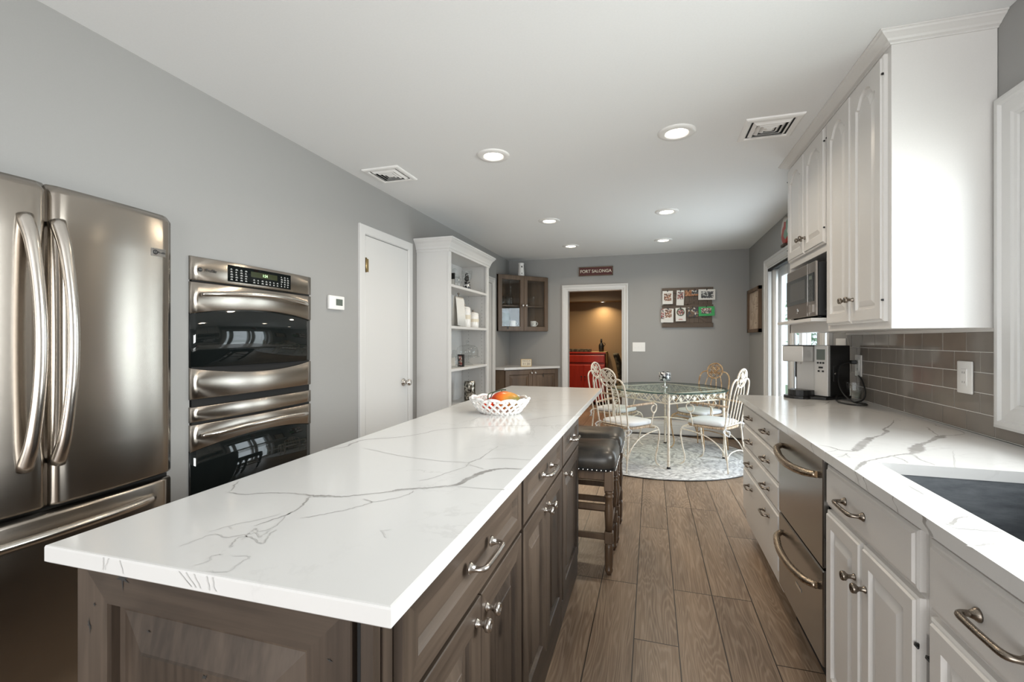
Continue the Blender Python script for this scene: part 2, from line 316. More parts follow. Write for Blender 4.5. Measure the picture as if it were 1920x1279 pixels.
def build(name, mb, ms, parent=None, label=None, cat=None, group=None, kind=None, fix=True):
    bm = mb.bm
    if fix: bmesh.ops.recalc_face_normals(bm, faces=bm.faces)
    if TF is not None: bmesh.ops.transform(bm, matrix=TF, verts=bm.verts)
    if parent is not None: org = ORG[parent.name]
    else:
        co = [v.co for v in bm.verts]
        org = Vector(((min(c.x for c in co)+max(c.x for c in co))/2, (min(c.y for c in co)+max(c.y for c in co))/2, min(c.z for c in co)))
    bmesh.ops.translate(bm, vec=-org, verts=bm.verts)
    me = bpy.data.meshes.new(name); bm.to_mesh(me); bm.free()
    for m in mats(ms): me.materials.append(m)
    o = bpy.data.objects.new(name, me); C.objects.link(o)
    if parent is not None: o.parent = parent
    else: o.location = org
    ORG[o.name] = org
    tag(o, label, cat, group, kind); return o
ORG = {}
def tag(o, label=None, cat=None, group=None, kind=None):
    for k, v in (('label', label), ('category', cat), ('group', group), ('kind', kind)):
        if v: o[k] = v
    return o
def thing(name, label, cat, loc=(0,0,0), group=None, kind=None):
    o = bpy.data.objects.new(name, None); o.empty_display_size = .05; C.objects.link(o)
    l = Vector(loc)
    if TF is not None: l = TF @ l
    o.location = l; ORG[o.name] = l; return tag(o, label, cat, group, kind)
def dup(root, loc, rz=0, label=None):
    r = root.copy(); C.objects.link(r); r.location = loc; r.rotation_euler = (0, 0, rz)
    if label: r['label'] = label
    for ch in list(root.children):
        c = ch.copy(); C.objects.link(c); c.parent = r
        for g in list(ch.children): d = g.copy(); C.objects.link(d); d.parent = c
    return r
def frame(o, sdir, ndir):
    o, sd, n = Vector(o), Vector(sdir).normalized(), Vector(ndir).normalized()
    return lambda s, t, k=0.0: o + sd*s + Vector((0,0,1))*t + n*k
def at(u, v, z):
    k = (u-960)/FPX; d = Vector((-math.sin(YAW)+math.cos(YAW)*k, math.cos(YAW)+math.sin(YAW)*k, -(v-HORIZON)/FPX)); t = (z-CAM_H)/d.z
    return Vector((d.x*t, d.y*t, z))
def text(name, s, size, o, sdir, ndir, mat, parent=None, ext=.001, sx=1.0, bold=0.0, up=(0,0,1), **kw):
    cu = bpy.data.curves.new('t', 'FONT'); cu.body = s; cu.size = size; cu.extrude = ext; cu.align_x = 'CENTER'; cu.align_y = 'CENTER'; cu.offset = bold
    t = bpy.data.objects.new('t', cu); C.objects.link(t); dg = bpy.context.evaluated_depsgraph_get(); me = bpy.data.meshes.new_from_object(t.evaluated_get(dg))
    bpy.data.objects.remove(t); mb = MB(); mb.bm.from_mesh(me); bpy.data.meshes.remove(me)
    S, U, N = Vector(sdir).normalized(), Vector(up), Vector(ndir).normalized()
    for v in mb.bm.verts: v.co = Vector(o) + S*v.co.x*sx + U*v.co.y + N*v.co.z
    for f in mb.bm.faces: f.material_index = 0
    return build(name, mb, mat, parent, fix=False, **kw)

# ------------------------------------------------------------------ doors, drawers, pulls
def loop(fr, s0, s1, t0, t1, n, arch, d=0, K=13, isin=True):
    s0 += d; s1 -= d; t0 += d; t1 -= d; pts = [fr(s0, t0, n), fr(s1, t0, n)]
    for i in range(K):
        x = 1 - i/(K-1); s = s0 + (s1-s0)*x
        h = 0
        if arch and isin:
            q = abs(2*x-1); h = arch*(math.sqrt(max(0, 1-(q/.72)**2)) if q < .72 else 0)
        pts.append(fr(s, t1 - (arch if isin else 0) + h, n))
    return pts
def panel(mb, fr, s0, s1, t0, t1, seq, border=.055, arch=0, mi=(0,0,0)):
    """seq of (kind, inset, depth): 'o' the outer rectangle, 'i' the opening"""
    K = 13 if arch else 2; L = []
    for kd, d, n in seq:
        if kd == 'o': L.append(loop(fr, s0, s1, t0, t1, n, arch, d, K, False))
        else: L.append(loop(fr, s0+border, s1-border, t0+border, t1-border, n, arch, d, K, True))
    nl = len(L); ni = next((i for i, q in enumerate(seq) if q[0] == 'i'), nl)
    def mis(i, j):
        if i >= ni: return mi[2]
        return mi[0] if j in (1, K+1) else mi[1]
    mb.rings(L, 0, False, True, True, mis); return mb
WHITE = [('o',0,0), ('o',0,.012), ('o',.005,.015), ('o',.009,.0155), ('o',.012,.021), ('i',0,.021), ('i',.004,.012), ('i',.012,.011), ('i',.035,.019), ('i',.038,.0195)]
WSLAB = [('o',0,0), ('o',0,.012), ('o',.006,.015), ('o',.011,.0155), ('o',.015,.021)]
ALDER = [('o',0,0), ('o',0,.019), ('o',.002,.021), ('i',0,.021), ('i',.003,.017), ('i',.006,.009), ('i',.014,.008), ('i',.045,.017), ('i',.047,.019)]
AFLAT = [('o',0,0), ('o',0,.019), ('o',.002,.021), ('i',0,.021), ('i',.004,.018), ('i',.012,.010), ('i',.013,.009)]
def pull(name, fr, s, t, n, ln, mat, parent, r=.0062, out=.034, vert=False):
    mb = MB(); P = (lambda a, b: fr(s, t+a, n+b)) if vert else (lambda a, b: fr(s+a, t, n+b))
    h = ln/2
    mb.tube([P(-h,.004), P(-h,out*.62), P(-h*.86,out*.95), P(-h*.4,out*1.02), P(0,out*1.03), P(h*.4,out*1.02), P(h*.86,out*.95), P(h,out*.62), P(h,.004)], [r*1.05,r*.95,r*1.1,r,r,r,r*1.1,r*.95,r*1.05], 10, smooth=4)
    for q in (-h, h): mb.lathe([(r*2.1, 0), (r*2.1, .003), (r*1.5, .007), (r*1.0, .014)], P(q, 0), fr(0,0,1)-fr(0,0,0), 14)
    return build(name, mb, mat, parent)
def knob(name, fr, s, t, n, mat, parent, r=.0145):
    mb = MB(); mb.lathe([(r*.72,0), (r*.66,.003), (r*.48,.007), (r*.45,.016), (r*.72,.021), (r,.024), (r,.031), (r*.86,.0345), (r*.55,.0345), (r*.4,.032)], fr(s,t,n), fr(0,0,1)-fr(0,0,0), 18)
    return build(name, mb, mat, parent)
def hinge(fr, s, t, n, parent):
    mb = MB(); mb.box(-.0035,.0035,-.002,.002,-.004,.004); d = fr(s,t,n); bmesh.ops.translate(mb.bm, vec=d, verts=mb.bm.verts); mb.tube([fr(s-.008,t-.003,n+.001), fr(s,t,n+.004), fr(s+.006,t+.001,n)], .0024, 6)
    return build('hinge', mb, 'black', parent)
def veins(mb, lines, z, x0, y0, sc_, zoff=.0004, mi=1):
    uvl = mb.bm.loops.layers.uv.verify()
    for ln in lines:
        st = ln[0] if isinstance(ln[0], float) else .8; pts = [q for q in ln if not isinstance(q, float)]
        P = [at(x0+q[0]*sc_, y0+q[1]*sc_, z) for q in pts]; W = [(q[2] if len(q) > 2 else 3.0) for q in pts]
        W = [wd*sc_*.5*(p.xy.length*.95)/FPX*1.9 for wd, p in zip(W, P)]
        P, W = catmull(P, W, 6)
        P = [p + Vector((random.uniform(-1,1), random.uniform(-1,1), 0))*.0022 for p in P]
        prev = None
        for i in range(len(P)):
            t = (P[min(i+1, len(P)-1)] - P[max(i-1, 0)]); t.z = 0; t.normalize(); nrm = Vector((-t.y, t.x, 0)); u = st*(min(1, .25+i/4, .25+(len(P)-1-i)/4))
            wd = max(W[i], .0016)
            row = [(P[i]+nrm*wd+Vector((0,0,zoff)), 0, u), (P[i]+Vector((0,0,zoff)), 1, u), (P[i]-nrm*wd+Vector((0,0,zoff)), 0, u)]
            if prev:
                for a in (0, 1):
                    q = [prev[a], prev[a+1], row[a+1], row[a]]; f = mb.bm.faces.new([mb.bm.verts.new(k[0]) for k in q]); f.material_index = mi
                    for lp, k in zip(f.loops, q): lp[uvl].uv = (k[2], k[1])
            prev = row
def slab(mb, xs, ys, z0, z1, skip=(), mi=0):
    V = {}
    g = lambda i, j, z: V.setdefault((i, j, z), mb.bm.verts.new((xs[i], ys[j], z)))
    cells = {(i, j) for i in range(len(xs)-1) for j in range(len(ys)-1)} - set(skip)
    def fc(*k):
        f = mb.bm.faces.new([g(*q) for q in k]); f.material_index = mi
    for (i, j) in cells:
        fc((i,j,z1), (i+1,j,z1), (i+1,j+1,z1), (i,j+1,z1)); fc((i,j,z0), (i,j+1,z0), (i+1,j+1,z0), (i+1,j,z0))
        for (a, b, n) in (((i,j), (i+1,j), (i,j-1)), ((i+1,j), (i+1,j+1), (i+1,j)), ((i+1,j+1), (i,j+1), (i,j+1)), ((i,j+1), (i,j), (i-1,j))):
            if n not in cells: fc((*a,z0), (*b,z0), (*b,z1), (*a,z1))

# ================================================================== THE ROOM
def wallmesh(name, boxes, mat, **kw):
    mb = MB()
    for b in boxes: mb.box(*b)
    return build(name, mb, mat, kind='structure', **kw)
mb = MB(); mb.box(XL-.12, XR+.15, YR-.1, YB+4.2, -.06, 0); build('floor', mb, 'floor', kind='structure', label='wide grey-brown oak plank floor', cat='floor')
mb = MB(); mb.box(XL-.12, XR+.15, YR-.1, YB+.12, ZC, ZC+.1); build('ceiling', mb, 'ceil', kind='structure', label='smooth white kitchen ceiling', cat='ceiling')
FY0, FY1, FZ = .555, 1.428, 1.80; OY0, OY1, OZ0, OZ1 = 1.555, 2.310, .36, 1.655
wl = XL-.12
wallmesh('wall_left', [(wl,XL,YR,FY0,0,ZC), (wl,XL,FY0,FY1,FZ,ZC), (wl,XL,FY1,OY0,0,ZC), (wl,XL,OY0,OY1,0,OZ0), (wl,XL,OY0,OY1,OZ1,ZC), (wl,XL,OY1,YB,0,ZC)], 'wall', label='grey painted wall holding the refrigerator and oven', cat='wall')
wallmesh('wall_back', [(XL,-1.15,YB,YB+.12,0,ZC), (-1.15,-.375,YB,YB+.12,1.98,ZC), (-.375,XR+.15,YB,YB+.12,0,ZC)], 'wall', label='grey back wall with the white framed doorway', cat='wall')
PY0, PY1, PZ = 3.74, 5.49, 2.05; WY0, WY1, WZ0, WZ1 = .55, 1.985, 1.05, 2.045
wr = XR+.15
wallmesh('wall_right', [(XR,wr,YR,WY0,0,ZC), (XR,wr,WY0,WY1,0,WZ0), (XR,wr,WY0,WY1,WZ1,ZC), (XR,wr,WY1,PY0,0,ZC), (XR,wr,PY0,PY1,PZ,ZC), (XR,wr,PY1,YB,0,ZC)], 'wall', label='grey wall with the sink window and patio door', cat='wall')
wallmesh('wall_rear', [(XL,-1.9,YR-.1,YR,0,ZC), (1.1,XR,YR-.1,YR,0,ZC), (-1.9,1.1,YR-.1,YR,2.25,ZC), (-1.9,1.1,YR-.1,YR,0,.10)], 'wall')  # unseen wall; its wide opening is made up to admit the rear fill
# picture-frame casings
def casing(name, fr, s0, s1, t0, t1, wd, four=True, steps=((0,.022),(.010,.026),(.022,.026),(.028,.017),(.062,.015),(.070,.010)), parent=None, **kw):
    """moulded casing around an opening s0..s1 / t0..t1; wd = width; four-sided or three-sided (open at the floor)"""
    mb = MB(); prof = [(0,0)] + [(a*wd/.08, n) for a, n in steps] + [(wd,.008),(wd,0)]
    def ringpts(d, n): return [fr(s0-wd+d, t0-(wd-d if four else 0), n), fr(s0-wd+d, t1+wd-d, n), fr(s1+wd-d, t1+wd-d, n), fr(s1+wd-d, t0-(wd-d if four else 0), n)]
    R = [ringpts(d, n) for d, n in prof]
    vs = [[mb.bm.verts.new(p) for p in r] for r in R]
    for i in range(len(R)-1):
        for j in range(4 if four else 3):
            k = (j+1) % 4; mb.bm.faces.new((vs[i][j], vs[i][k], vs[i+1][k], vs[i+1][j]))
    return build(name, mb, 'trim', parent, kind='structure', **kw)
frL = frame((XL,0,0), (0,1,0), (1,0,0)); frR = frame((XR,0,0), (0,1,0), (-1,0,0)); frB = frame((0,YB,0), (1,0,0), (0,-1,0))
casing('trim_1', frL, 2.872, 3.492, 0, 2.047, .068, False, ((0,.016),(.006,.018),(.07,.018)), label='white casing around the closed plain white door', cat='door trim')
casing('trim_2', frL, 4.85, 5.68, 0, 2.02, .075, False, label='white door casing just past the white bookcase', cat='door trim')
casing('trim_3', frB, -1.145, -.38, 0, 1.975, .076, False, label='white casing of the doorway below the red town sign', cat='door trim')
casing('trim_4', frR, PY0, PY1, 0, PZ, .082, False, label='white casing around the glass patio door', cat='door trim')
casing('trim_5', frR, WY0, WY1, WZ0, WZ1, .088, True, label='white moulded casing of the sink window', cat='window trim')
# plain white door
d1 = thing('door_1', 'closed plain white door with brass hinge and round knob', 'door', (XL,3.18,0), kind='structure')
mb = MB(); mb.box(XL+.0005,XL+.010,2.878,3.486,.012,2.040, 0, .002); build('door_leaf', mb, 'trim', d1)
mb = MB(); mb.lathe([(.033,0),(.033,.004),(.028,.008),(.013,.010),(.012,.030),(.020,.036),(.0275,.046),(.0285,.056),(.024,.066),(.012,.071)], (XL+.010,3.415,.915), (1,0,0), 24); build('door_knob', mb, 'nickel', d1)
mb = MB(); mb.box(XL+.010,XL+.0125,2.880,2.915,1.775,1.872); mb.cyl((XL+.016,2.879,1.77),(XL+.016,2.879,1.877),.006,10); build('hinge', mb, 'brass', d1)
d2 = thing('door_2', 'white door leaf set back beside the white bookcase', 'door', (XL,5.2,0), kind='structure')
mb = MB(); mb.box(XL+.0005,XL+.006,4.86,5.645,.012,2.01); build('door_leaf', mb, 'trim', d2)
# doorway jamb
mb = MB(); mb.box(-1.151,-1.137,YB-.004,YB+.125,0,1.98); mb.box(-.388,-.374,YB-.004,YB+.125,0,1.98); mb.box(-1.137,-.388,YB-.004,YB+.125,1.967,1.981); build('trim_6', mb, 'trim', kind='structure', label='white jamb lining of the doorway', cat='door trim')
# sink window
wn = thing('window_1', 'white framed window above the sink counter', 'window', (XR+.1,(WY0+WY1)/2,WZ0), kind='structure')
mb = MB()
for b in ((XR-.001,wr,WY0,WY0+.02,WZ0,WZ1),(XR-.001,wr,WY1-.02,WY1,WZ0,WZ1),(XR-.001,wr,WY0+.02,WY1-.02,WZ1-.02,WZ1),(XR-.001,wr,WY0+.02,WY1-.02,WZ0,WZ0+.02)): mb.box(*b)
for b in ((XR+.05,XR+.09,WY1-.075,WY1-.02,WZ0+.02,WZ1-.02),(XR+.05,XR+.09,WY0+.02,WY0+.075,WZ0+.02,WZ1-.02),(XR+.052,XR+.088,WY0+.07,WY1-.07,WZ1-.075,WZ1-.02),(XR+.052,XR+.088,WY0+.07,WY1-.07,WZ0+.02,WZ0+.075),(XR+.051,XR+.089,1.24,1.30,WZ0+.07,WZ1-.07)): mb.box(*b, 0, .004)
build('window_frame', mb, 'trim', wn)
mb = MB(); mb.box(XR+.066,XR+.072,WY0+.05,WY1-.05,WZ0+.05,WZ1-.05); build('pane', mb, 'pane', wn)
# patio door
pd = thing('door_3', 'white framed sliding glass patio door', 'patio door', (XR+.1,(PY0+PY1)/2,0), kind='structure')
mb = MB()
for b in ((XR-.001,wr,PY0,PY0+.02,0,PZ),(XR-.001,wr,PY1-.02,PY1,0,PZ),(XR-.001,wr,PY0+.02,PY1-.02,PZ-.02,PZ),(XR-.001,wr,PY0+.02,PY1-.02,0.001,.02)): mb.box(*b)
build('door_frame', mb, 'trim', pd)
mid = (PY0+PY1)/2
for k, (a, b_, x) in enumerate(((PY0+.02, mid+.04, XR+.065), (mid-.04, PY1-.02, XR+.105))):
    mb = MB()
    for q in ((a,a+.085,.02,PZ-.02),(b_-.085,b_,.02,PZ-.02),(a,b_,PZ-.11,PZ-.02),(a,b_,.02,.13)): mb.box(x+(.001 if q[1]-q[0] > .2 else 0),x+.035-(.001 if q[1]-q[0] > .2 else 0),q[0]+(.06 if q[1]-q[0] > .2 else 0),q[1]-(.06 if q[1]-q[0] > .2 else 0),q[2],q[3],0,.003)
    s = build('sliding_panel', mb, 'trim', pd)
    mb = MB(); mb.box(x+.014,x+.02,a+.07,b_-.07,.11,PZ-.09); build('pane', mb, 'pane', s)
mb = MB(); mb.tube([(XR+.063,mid+.005,.93),(XR+.035,mid+.005,.95),(XR+.035,mid+.005,1.11),(XR+.063,mid+.005,1.13)], .008, 8); build('door_handle', mb, 'black', pd)
mb = MB(); mb.box(XR-.004,XR+.05,PY0+.02,PY1-.02,PZ-.045,PZ-.02); build('curtain_track', mb, 'gap', pd)
for nm, a, b_ in (('curtain beside the backsplash end of the patio door',3.90,4.02),('curtain gathered at the middle of the patio door',4.66,4.80),('curtain gathered at the dining end of the patio door',5.28,5.40)):
    mb = MB(); n = 24; pts = [(XR+.028+.018*math.sin(i*1.7), a+(b_-a)*i/(n-1)) for i in range(n)]
    mb.rings([[(x,y,z) for x,y in pts]+[(x+.003,y,z) for x,y in reversed(pts)] for z in (.03,PZ-.046)], 0, True)
    build('curtain', mb, 'curtain', label='grey and white striped sheer '+nm, cat='curtain')
# patio outside
mb = MB(); mb.box(wr,wr+2.2,2.0,7.5,-.12,-.04); build('patio', mb, 'decking', kind='structure', label='pale deck outside the patio door', cat='deck')
mb = MB(); mb.box(wr,wr+14,-6,16,-.25,-.13); build('lawn', mb, 'lawn', kind='structure', label='green lawn beyond the patio door', cat='lawn')
def shrub(x, y, h, r, lab):
    t = thing('leafy_tree', lab, 'tree', (x,y,-.13), 'trees outside the patio door')
    mb = MB(); mb.tube([(x,y,-.13),(x+.03,y,h*.4),(x-.02,y+.04,h*.8)], [.07,.05,.02], 8, smooth=3); build('trunk', mb, 'bark', t)
    mb = MB()
    for i in range(900):
        a, b_, q = random.uniform(0,2*PI), random.uniform(-1,1), random.uniform(.5,1)
        c = Vector((x+r*q*math.cos(a)*math.sqrt(1-b_*b_), y+r*q*math.sin(a)*math.sqrt(1-b_*b_), h*.58+h*.42*b_*q)); e = Vector((random.gauss(0,1),random.gauss(0,1),random.gauss(0,1))).normalized(); f = e.orthogonal().normalized(); l = random.uniform(.06,.13)
        mb.face([c-e*l, c+f*l*.4, c+e*l, c-f*l*.4])
    build('foliage', mb, 'leaf', t, fix=False)
shrub(4.3,11.0,3.0,1.2,'leafy green tree outside the patio door by the dining end'); shrub(4.6,8.4,2.8,1.2,'leafy green tree seen through the middle of the patio door'); shrub(4.8,5.6,3.0,1.3,'leafy green tree outside the near half of the patio door'); shrub(4.7,13.6,3.2,1.4,'farthest leafy green tree beyond the deck')

# room beyond the doorway
Y2 = YB+3.0
wallmesh('wall_beyond', [(XL,XR+.15,Y2,Y2+.1,0,ZC), (XL-.1,XL,YB+.12,Y2,0,ZC), (XR,XR+.15,YB+.12,Y2,0,ZC)], 'brown', label='warm brown wall of the room beyond the doorway', cat='wall')
mb = MB(); mb.box(XL,XR,YB+.12,Y2-.42,ZC,ZC+.1); build('ceiling_beyond', mb, 'ceil', kind='structure')
mb = MB(); mb.box(XL,XR,Y2-.42,Y2,2.035,ZC+.1); build('trim_7', mb, 'taupe', kind='structure', label='taupe soffit over the brown wall beyond the doorway', cat='soffit')

# ================================================================== CEILING FITTINGS
def downlight(x, y, z, lab, grp, r=.102, watts=5, colr=(1,.84,.64), spread=2.6):
    t = thing('recessed_downlight', lab, 'ceiling light', (x,y,z), grp)
    mb = MB(); mb.lathe([(r,0),(r,-.004),(r*.93,-.009),(r*.66,-.011),(r*.60,-.008),(r*.57,-.002)], (x,y,z), (0,0,1), 40, cap=False); build('trim_ring', mb, 'white', t)
    mb = MB(); mb.lathe([(r*.585,-.003),(r*.45,-.0075),(.001,-.009)], (x,y,z), (0,0,1), 32, cap=False); build('lens', mb, 'lamp', t)
    l = bpy.data.lights.new('downlight_lamp', 'AREA'); l.shape = 'DISK'; l.size = r*1.1; l.energy = watts; l.color = colr; l.spread = spread
    o = bpy.data.objects.new('downlight_lamp', l); C.objects.link(o); o.location = (x,y,z-.014)
    return t
g = 'recessed ceiling downlights'
downlight(-.953,2.715,ZC,'recessed ceiling light over the island, closest to the small ceiling vent near the oven wall',g)
downlight(.137,2.712,ZC,'large recessed ceiling light beside the vent near the white wall cabinets',g)
downlight(-.953,4.365,ZC,'recessed ceiling light in front of the bookcase, middle of its row of three',g)
downlight(.135,4.36,ZC,'recessed ceiling light middle of the row nearer the patio door',g)
downlight(-.955,5.62,ZC,'recessed ceiling light in front of the corner cabinet, last of its row',g)
downlight(.136,5.60,ZC,'recessed ceiling light above the dining table, last of its row',g)
downlight(-.93,Y2-.20,2.035,'small recessed light glowing in the soffit beyond the doorway',None,.06,5,(1,.76,.46),2.5)
def vent(x, y, lab):
    t = thing('ceiling_vent', lab, 'vent', (x,y,ZC), 'ceiling air vents'); h = .14
    mb = MB(); mb.box(x-h+.03,x+h-.03,y-h+.03,y+h-.03,ZC-.0035,ZC-.0005); build('duct_opening', mb, 'gap', t)
    def sq(mb, a, b_, z0, z1):
        mb.rings([[(x+sx*q,y+sy*q,z) for sx,sy in ((-1,-1),(1,-1),(1,1),(-1,1))] for q, z in ((a,z0),(a,z1),(b_,z1+.002),(b_,z0+.001))], 0, False, True, False)
    mb = MB(); mb.rings([[(x+sx*q,y+sy*q,ZC-z) for sx,sy in ((-1,-1),(1,-1),(1,1),(-1,1))] for q, z in ((h,0),(h-.003,.007),(h-.012,.011),(h-.030,.011),(h-.036,.004))], 0, False, True, False); build('frame', mb, 'white', t)
    for q in (.094,.070,.047):
        mb = MB(); mb.rings([[(x+sx*a,y+sy*a,ZC-z) for sx,sy in ((-1,-1),(1,-1),(1,1),(-1,1))] for a, z in ((q,.004),(q-.016,.016),(q-.018,.016),(q-.003,.003))], 0, False, True, False); build('louvre', mb, 'white', t)
    mb = MB(); mb.rings([[(x+sx*a,y+sy*a,ZC-z) for sx,sy in ((-1,-1),(1,-1),(1,1),(-1,1))] for a, z in ((.028,.006),(.012,.016))], 0, False); build('centre_plate', mb, 'white', t)
downlight(-1.2,YB+1.6,ZC,'added unseen ceiling light that brightens the sideboard beyond the doorway',None,.1,22,(1,.80,.55)); mb = None  # extra lamp hidden above the doorway view, added to brighten the sideboard
vent(-1.76,2.817,'square white ceiling vent close to the oven wall'); vent(.62,2.80,'square white ceiling vent close to the white wall cabinets')

# ================================================================== REFRIGERATOR
fr_ = thing('refrigerator', 'stainless french-door refrigerator with curved handles', 'refrigerator', (XL,.99,0))
mb = MB(); mb.box(XL-.62,XL+.052,FY0+.012,FY1-.012,.02,1.772); build('body', mb, 'gap', fr_)
fx, f0, fm, f1 = -1.925, .572, .990, 1.412
def fbow(y): return .034*(1-((y-fm)/(f1-fm))**2)
def bowed(y0, y1, z0, z1, top):
    mb = MB(); n = 18; R = []
    zs = [(z0,.010),(z0+.006,.002),(z0+.012,0)] + [(z0+(z1-z0)*k/6,0) for k in range(1,6)] + ([(z1-.030,0),(z1-.026,.002),(z1,.026)] if top else [(z1-.012,0),(z1-.006,.002),(z1,.010)])
    for z, ins in zs:
        p = [(fx-.06,y0,z)]
        for i in range(n+1):
            y = y0+(y1-y0)*i/n; e = min(1, min(i, n-i)/1.0); p.append((fx+fbow(y)-ins-(.010 if i in (0,n) else 0), y, z))
        R.append(p+[(fx-.06,y1,z)])
    mb.rings(R, 0, True); return mb
dl = build('door', bowed(f0,fm-.005,.722,1.793,True), 'steel', fr_); dr = build('door', bowed(fm+.005,f1,.722,1.793,True), 'steel', fr_)
df = build('freezer_drawer', bowed(f0,f1,.06,.703,False), 'steel', fr_)
def fhandle(y, parent):
    mb = MB(); pts, rr = [], []
    for i in range(13):
        t = i/12; z = .865+(1.668-.865)*t; b_ = math.sin(PI*t)**.62
        pts.append((fx+fbow(y)-.004+.064*b_, y+.010*math.sin(PI*t), z)); rr.append(.0225-.0065*min(1,b_*1.3))
    mb.tube(pts, rr, 14, smooth=3, flat=1.0)
    return build('handle', mb, 'steelh', parent)
fhandle(.925,dl); fhandle(1.008,dr)
mb = MB(); pts, rr = [], []
for i in range(13):
    t = i/12; y = .665+(1.320-.665)*t; b_ = math.sin(PI*t)**.62; pts.append((fx+fbow(y)-.004+.060*b_, y, .640+.012*math.sin(PI*t))); rr.append(.020-.005*min(1,b_*1.3))
mb.tube(pts, rr, 14, smooth=3); build('handle', mb, 'steelh', df)
bx = fx+fbow(1.318)-.001
mb = MB(); mb.box(bx-.012,bx+.004,1.318,1.373,1.612,1.644,0,.001); bd = build('badge', mb, 'chrome', dr)
def monogram(x, y, z, r, n, par, script=True, h=.02):
    mb = MB(); mb.lathe([(r,0),(r,.0012),(.0005,.0013)], (x,y,z), (1,0,0), 20, cap=False); o = build('emblem', mb, 'darkink', par)
bx += .0042
mb = MB(); mb.lathe([(.0095,0),(.0095,.001),(.0003,.0011)], (bx,1.332,1.628), (1,0,0), 20, cap=False); build('emblem', mb, 'darkink', dr)
text('emblem_letters','GE',.011,(bx+.0013,1.332,1.628),(0,1,0),(1,0,0),'chrome',dr,.0003); text('badge_lettering','Profile',.012,(bx+.0006,1.357,1.628),(0,1,0),(1,0,0),'darkink',dr,.0004)

# ================================================================== DOUBLE WALL OVEN
ov = thing('double_wall_oven', 'stainless double wall oven with black glass doors', 'oven', (XL,1.917,OZ0))
o0, o1, om = 1.547, 2.318, 1.9325
def obow(y, a=.022): return a*(1-((y-om)/(o1-om))**2)
ox = -2.002
mb = MB(); mb.box(XL-.5,XL+.008,o0+.012,o1-.012,OZ0+.02,1.645); build('oven_body', mb, 'gap', ov)
def oband(zlo, zhi, th=.03, dx=0, n=22, bow=.022, y0=o0+.004, y1=o1-.004):
    """curved steel band; zlo/zhi are functions of -1..1 across the width"""
    mb = MB(); R = []
    for i in range(n+1):
        y = y0+(y1-y0)*i/n; q = (y-om)/(o1-om); x = ox+dx+obow(y,bow); a, b_ = zlo(q), zhi(q)
        R.append([(XL-.002,y,a),(x-.004,y,a),(x,y,a+.004),(x,y,b_-.004),(x-.004,y,b_),(XL-.002,y,b_)])
    mb.rings(R, 0, False)
    for f in mb.bm.faces: f.smooth = abs(f.normal.y) < .5
    return mb
k_ = lambda z: (lambda q: z)
cp = build('control_panel', oband(k_(1.549), k_(1.658)), 'steel', ov)
def onplate(y0, y1, z0, z1, off, n=12):
    mb = MB(); R = []
    for i in range(n+1):
        y = y0+(y1-y0)*i/n; x = ox+obow(y); R.append([(x-.002,y,z0),(x+off,y,z0),(x+off,y,z1),(x-.002,y,z1)])
    mb.rings(R, 0, False); return mb
ds = build('display_panel', onplate(1.727,2.133,1.562,1.643,.0012), 'blackg', cp)
mb = onplate(1.856,2.030,1.600,1.628,.0018); build('clock_screen', mb, 'lcdbg', cp)
text('clock_digits','1:24',.020,(ox+.022+.0025,1.945,1.614),(0,1,0),(1,0,0),'lcd',cp,.0003)
mb = MB()
LG = [(1.740+c*.027, 1.571+r*.0125) for c in range(4) for r in range(5)]+[(1.870+c*.026, 1.570+r*.013) for c in range(7) for r in range(2)]+[(2.056+c*.024, 1.571+r*.0125) for c in range(3) for r in range(5)]
for y, z in LG:
    x = ox+obow(y+.005)+.0018; l = random.uniform(.008,.015); mb.box(x-.0010,x,y,y+l,z,z+.0022); mb.box(x-.0010,x,y+.002,y+l-.002,z+.0040,z+.0058)
build('button_legends', mb, 'ink', cp, kind='stuff')
x = ox+obow(1.600)+.0006
mb = MB(); mb.lathe([(.010,0),(.010,.001),(.0003,.0011)], (x,1.592,1.600), (1,0,0), 20, cap=False); build('emblem', mb, 'darkink', cp)
text('emblem_letters','GE',.011,(x+.0016,1.592,1.600),(0,1,0),(1,0,0),'chrome',cp,.0003); text('lettering','Profile',.021,(ox+obow(1.675)+.0006,1.643,1.599),(0,1,0),(1,0,0),'darkink',cp,.0004)
def odoor(ztop, zb0, arc, zglass, zlow, name):
    top = oband(lambda q: zb0+arc*(1-q*q), k_(ztop)); d = build('oven_door', top, 'steel', ov)
    g_ = oband(k_(zlow if zlow else zglass), lambda q: zb0+arc*(1-q*q)+.006, dx=-.006, bow=.018); build('oven_glass', g_, 'blackg', d)
    if zlow: build('lower_band', oband(k_(zglass), lambda q: zlow-arc*(1-q*q)), 'steel', d)
    mb = MB(); P = []; R = []
    for i in range(13):
        t = i/12; y = 1.596+(2.282-1.596)*t; b_ = math.sin(PI*t)**.5; P.append((ox+obow(y)+.002+.050*b_, y, ztop-.055+.020*math.sin(PI*t))); R.append(.0085+.005*min(1,b_*1.2))
    mb.tube(P, R, 12, smooth=3); build('handle', mb, 'steelh', d)
odoor(1.541,1.393,.036,1.000,1.146,'upper'); 
build('oven_trim', oband(k_(.895), k_(.966)), 'steel', ov)
odoor(.884,.758,.038,.44,None,'lower')

# thermostat
th = thing('thermostat', 'small white thermostat between the oven and white door', 'thermostat', (XL,2.55,1.47))
mb = MB(); mb.box(XL,XL+.024,2.475,2.625,1.474,1.566,0,.008,None,3); build('housing', mb, 'white', th)
mb = MB(); mb.box(XL+.023,XL+.0255,2.535,2.602,1.502,1.545,0,.001); build('screen', mb, 'lcdg', th)

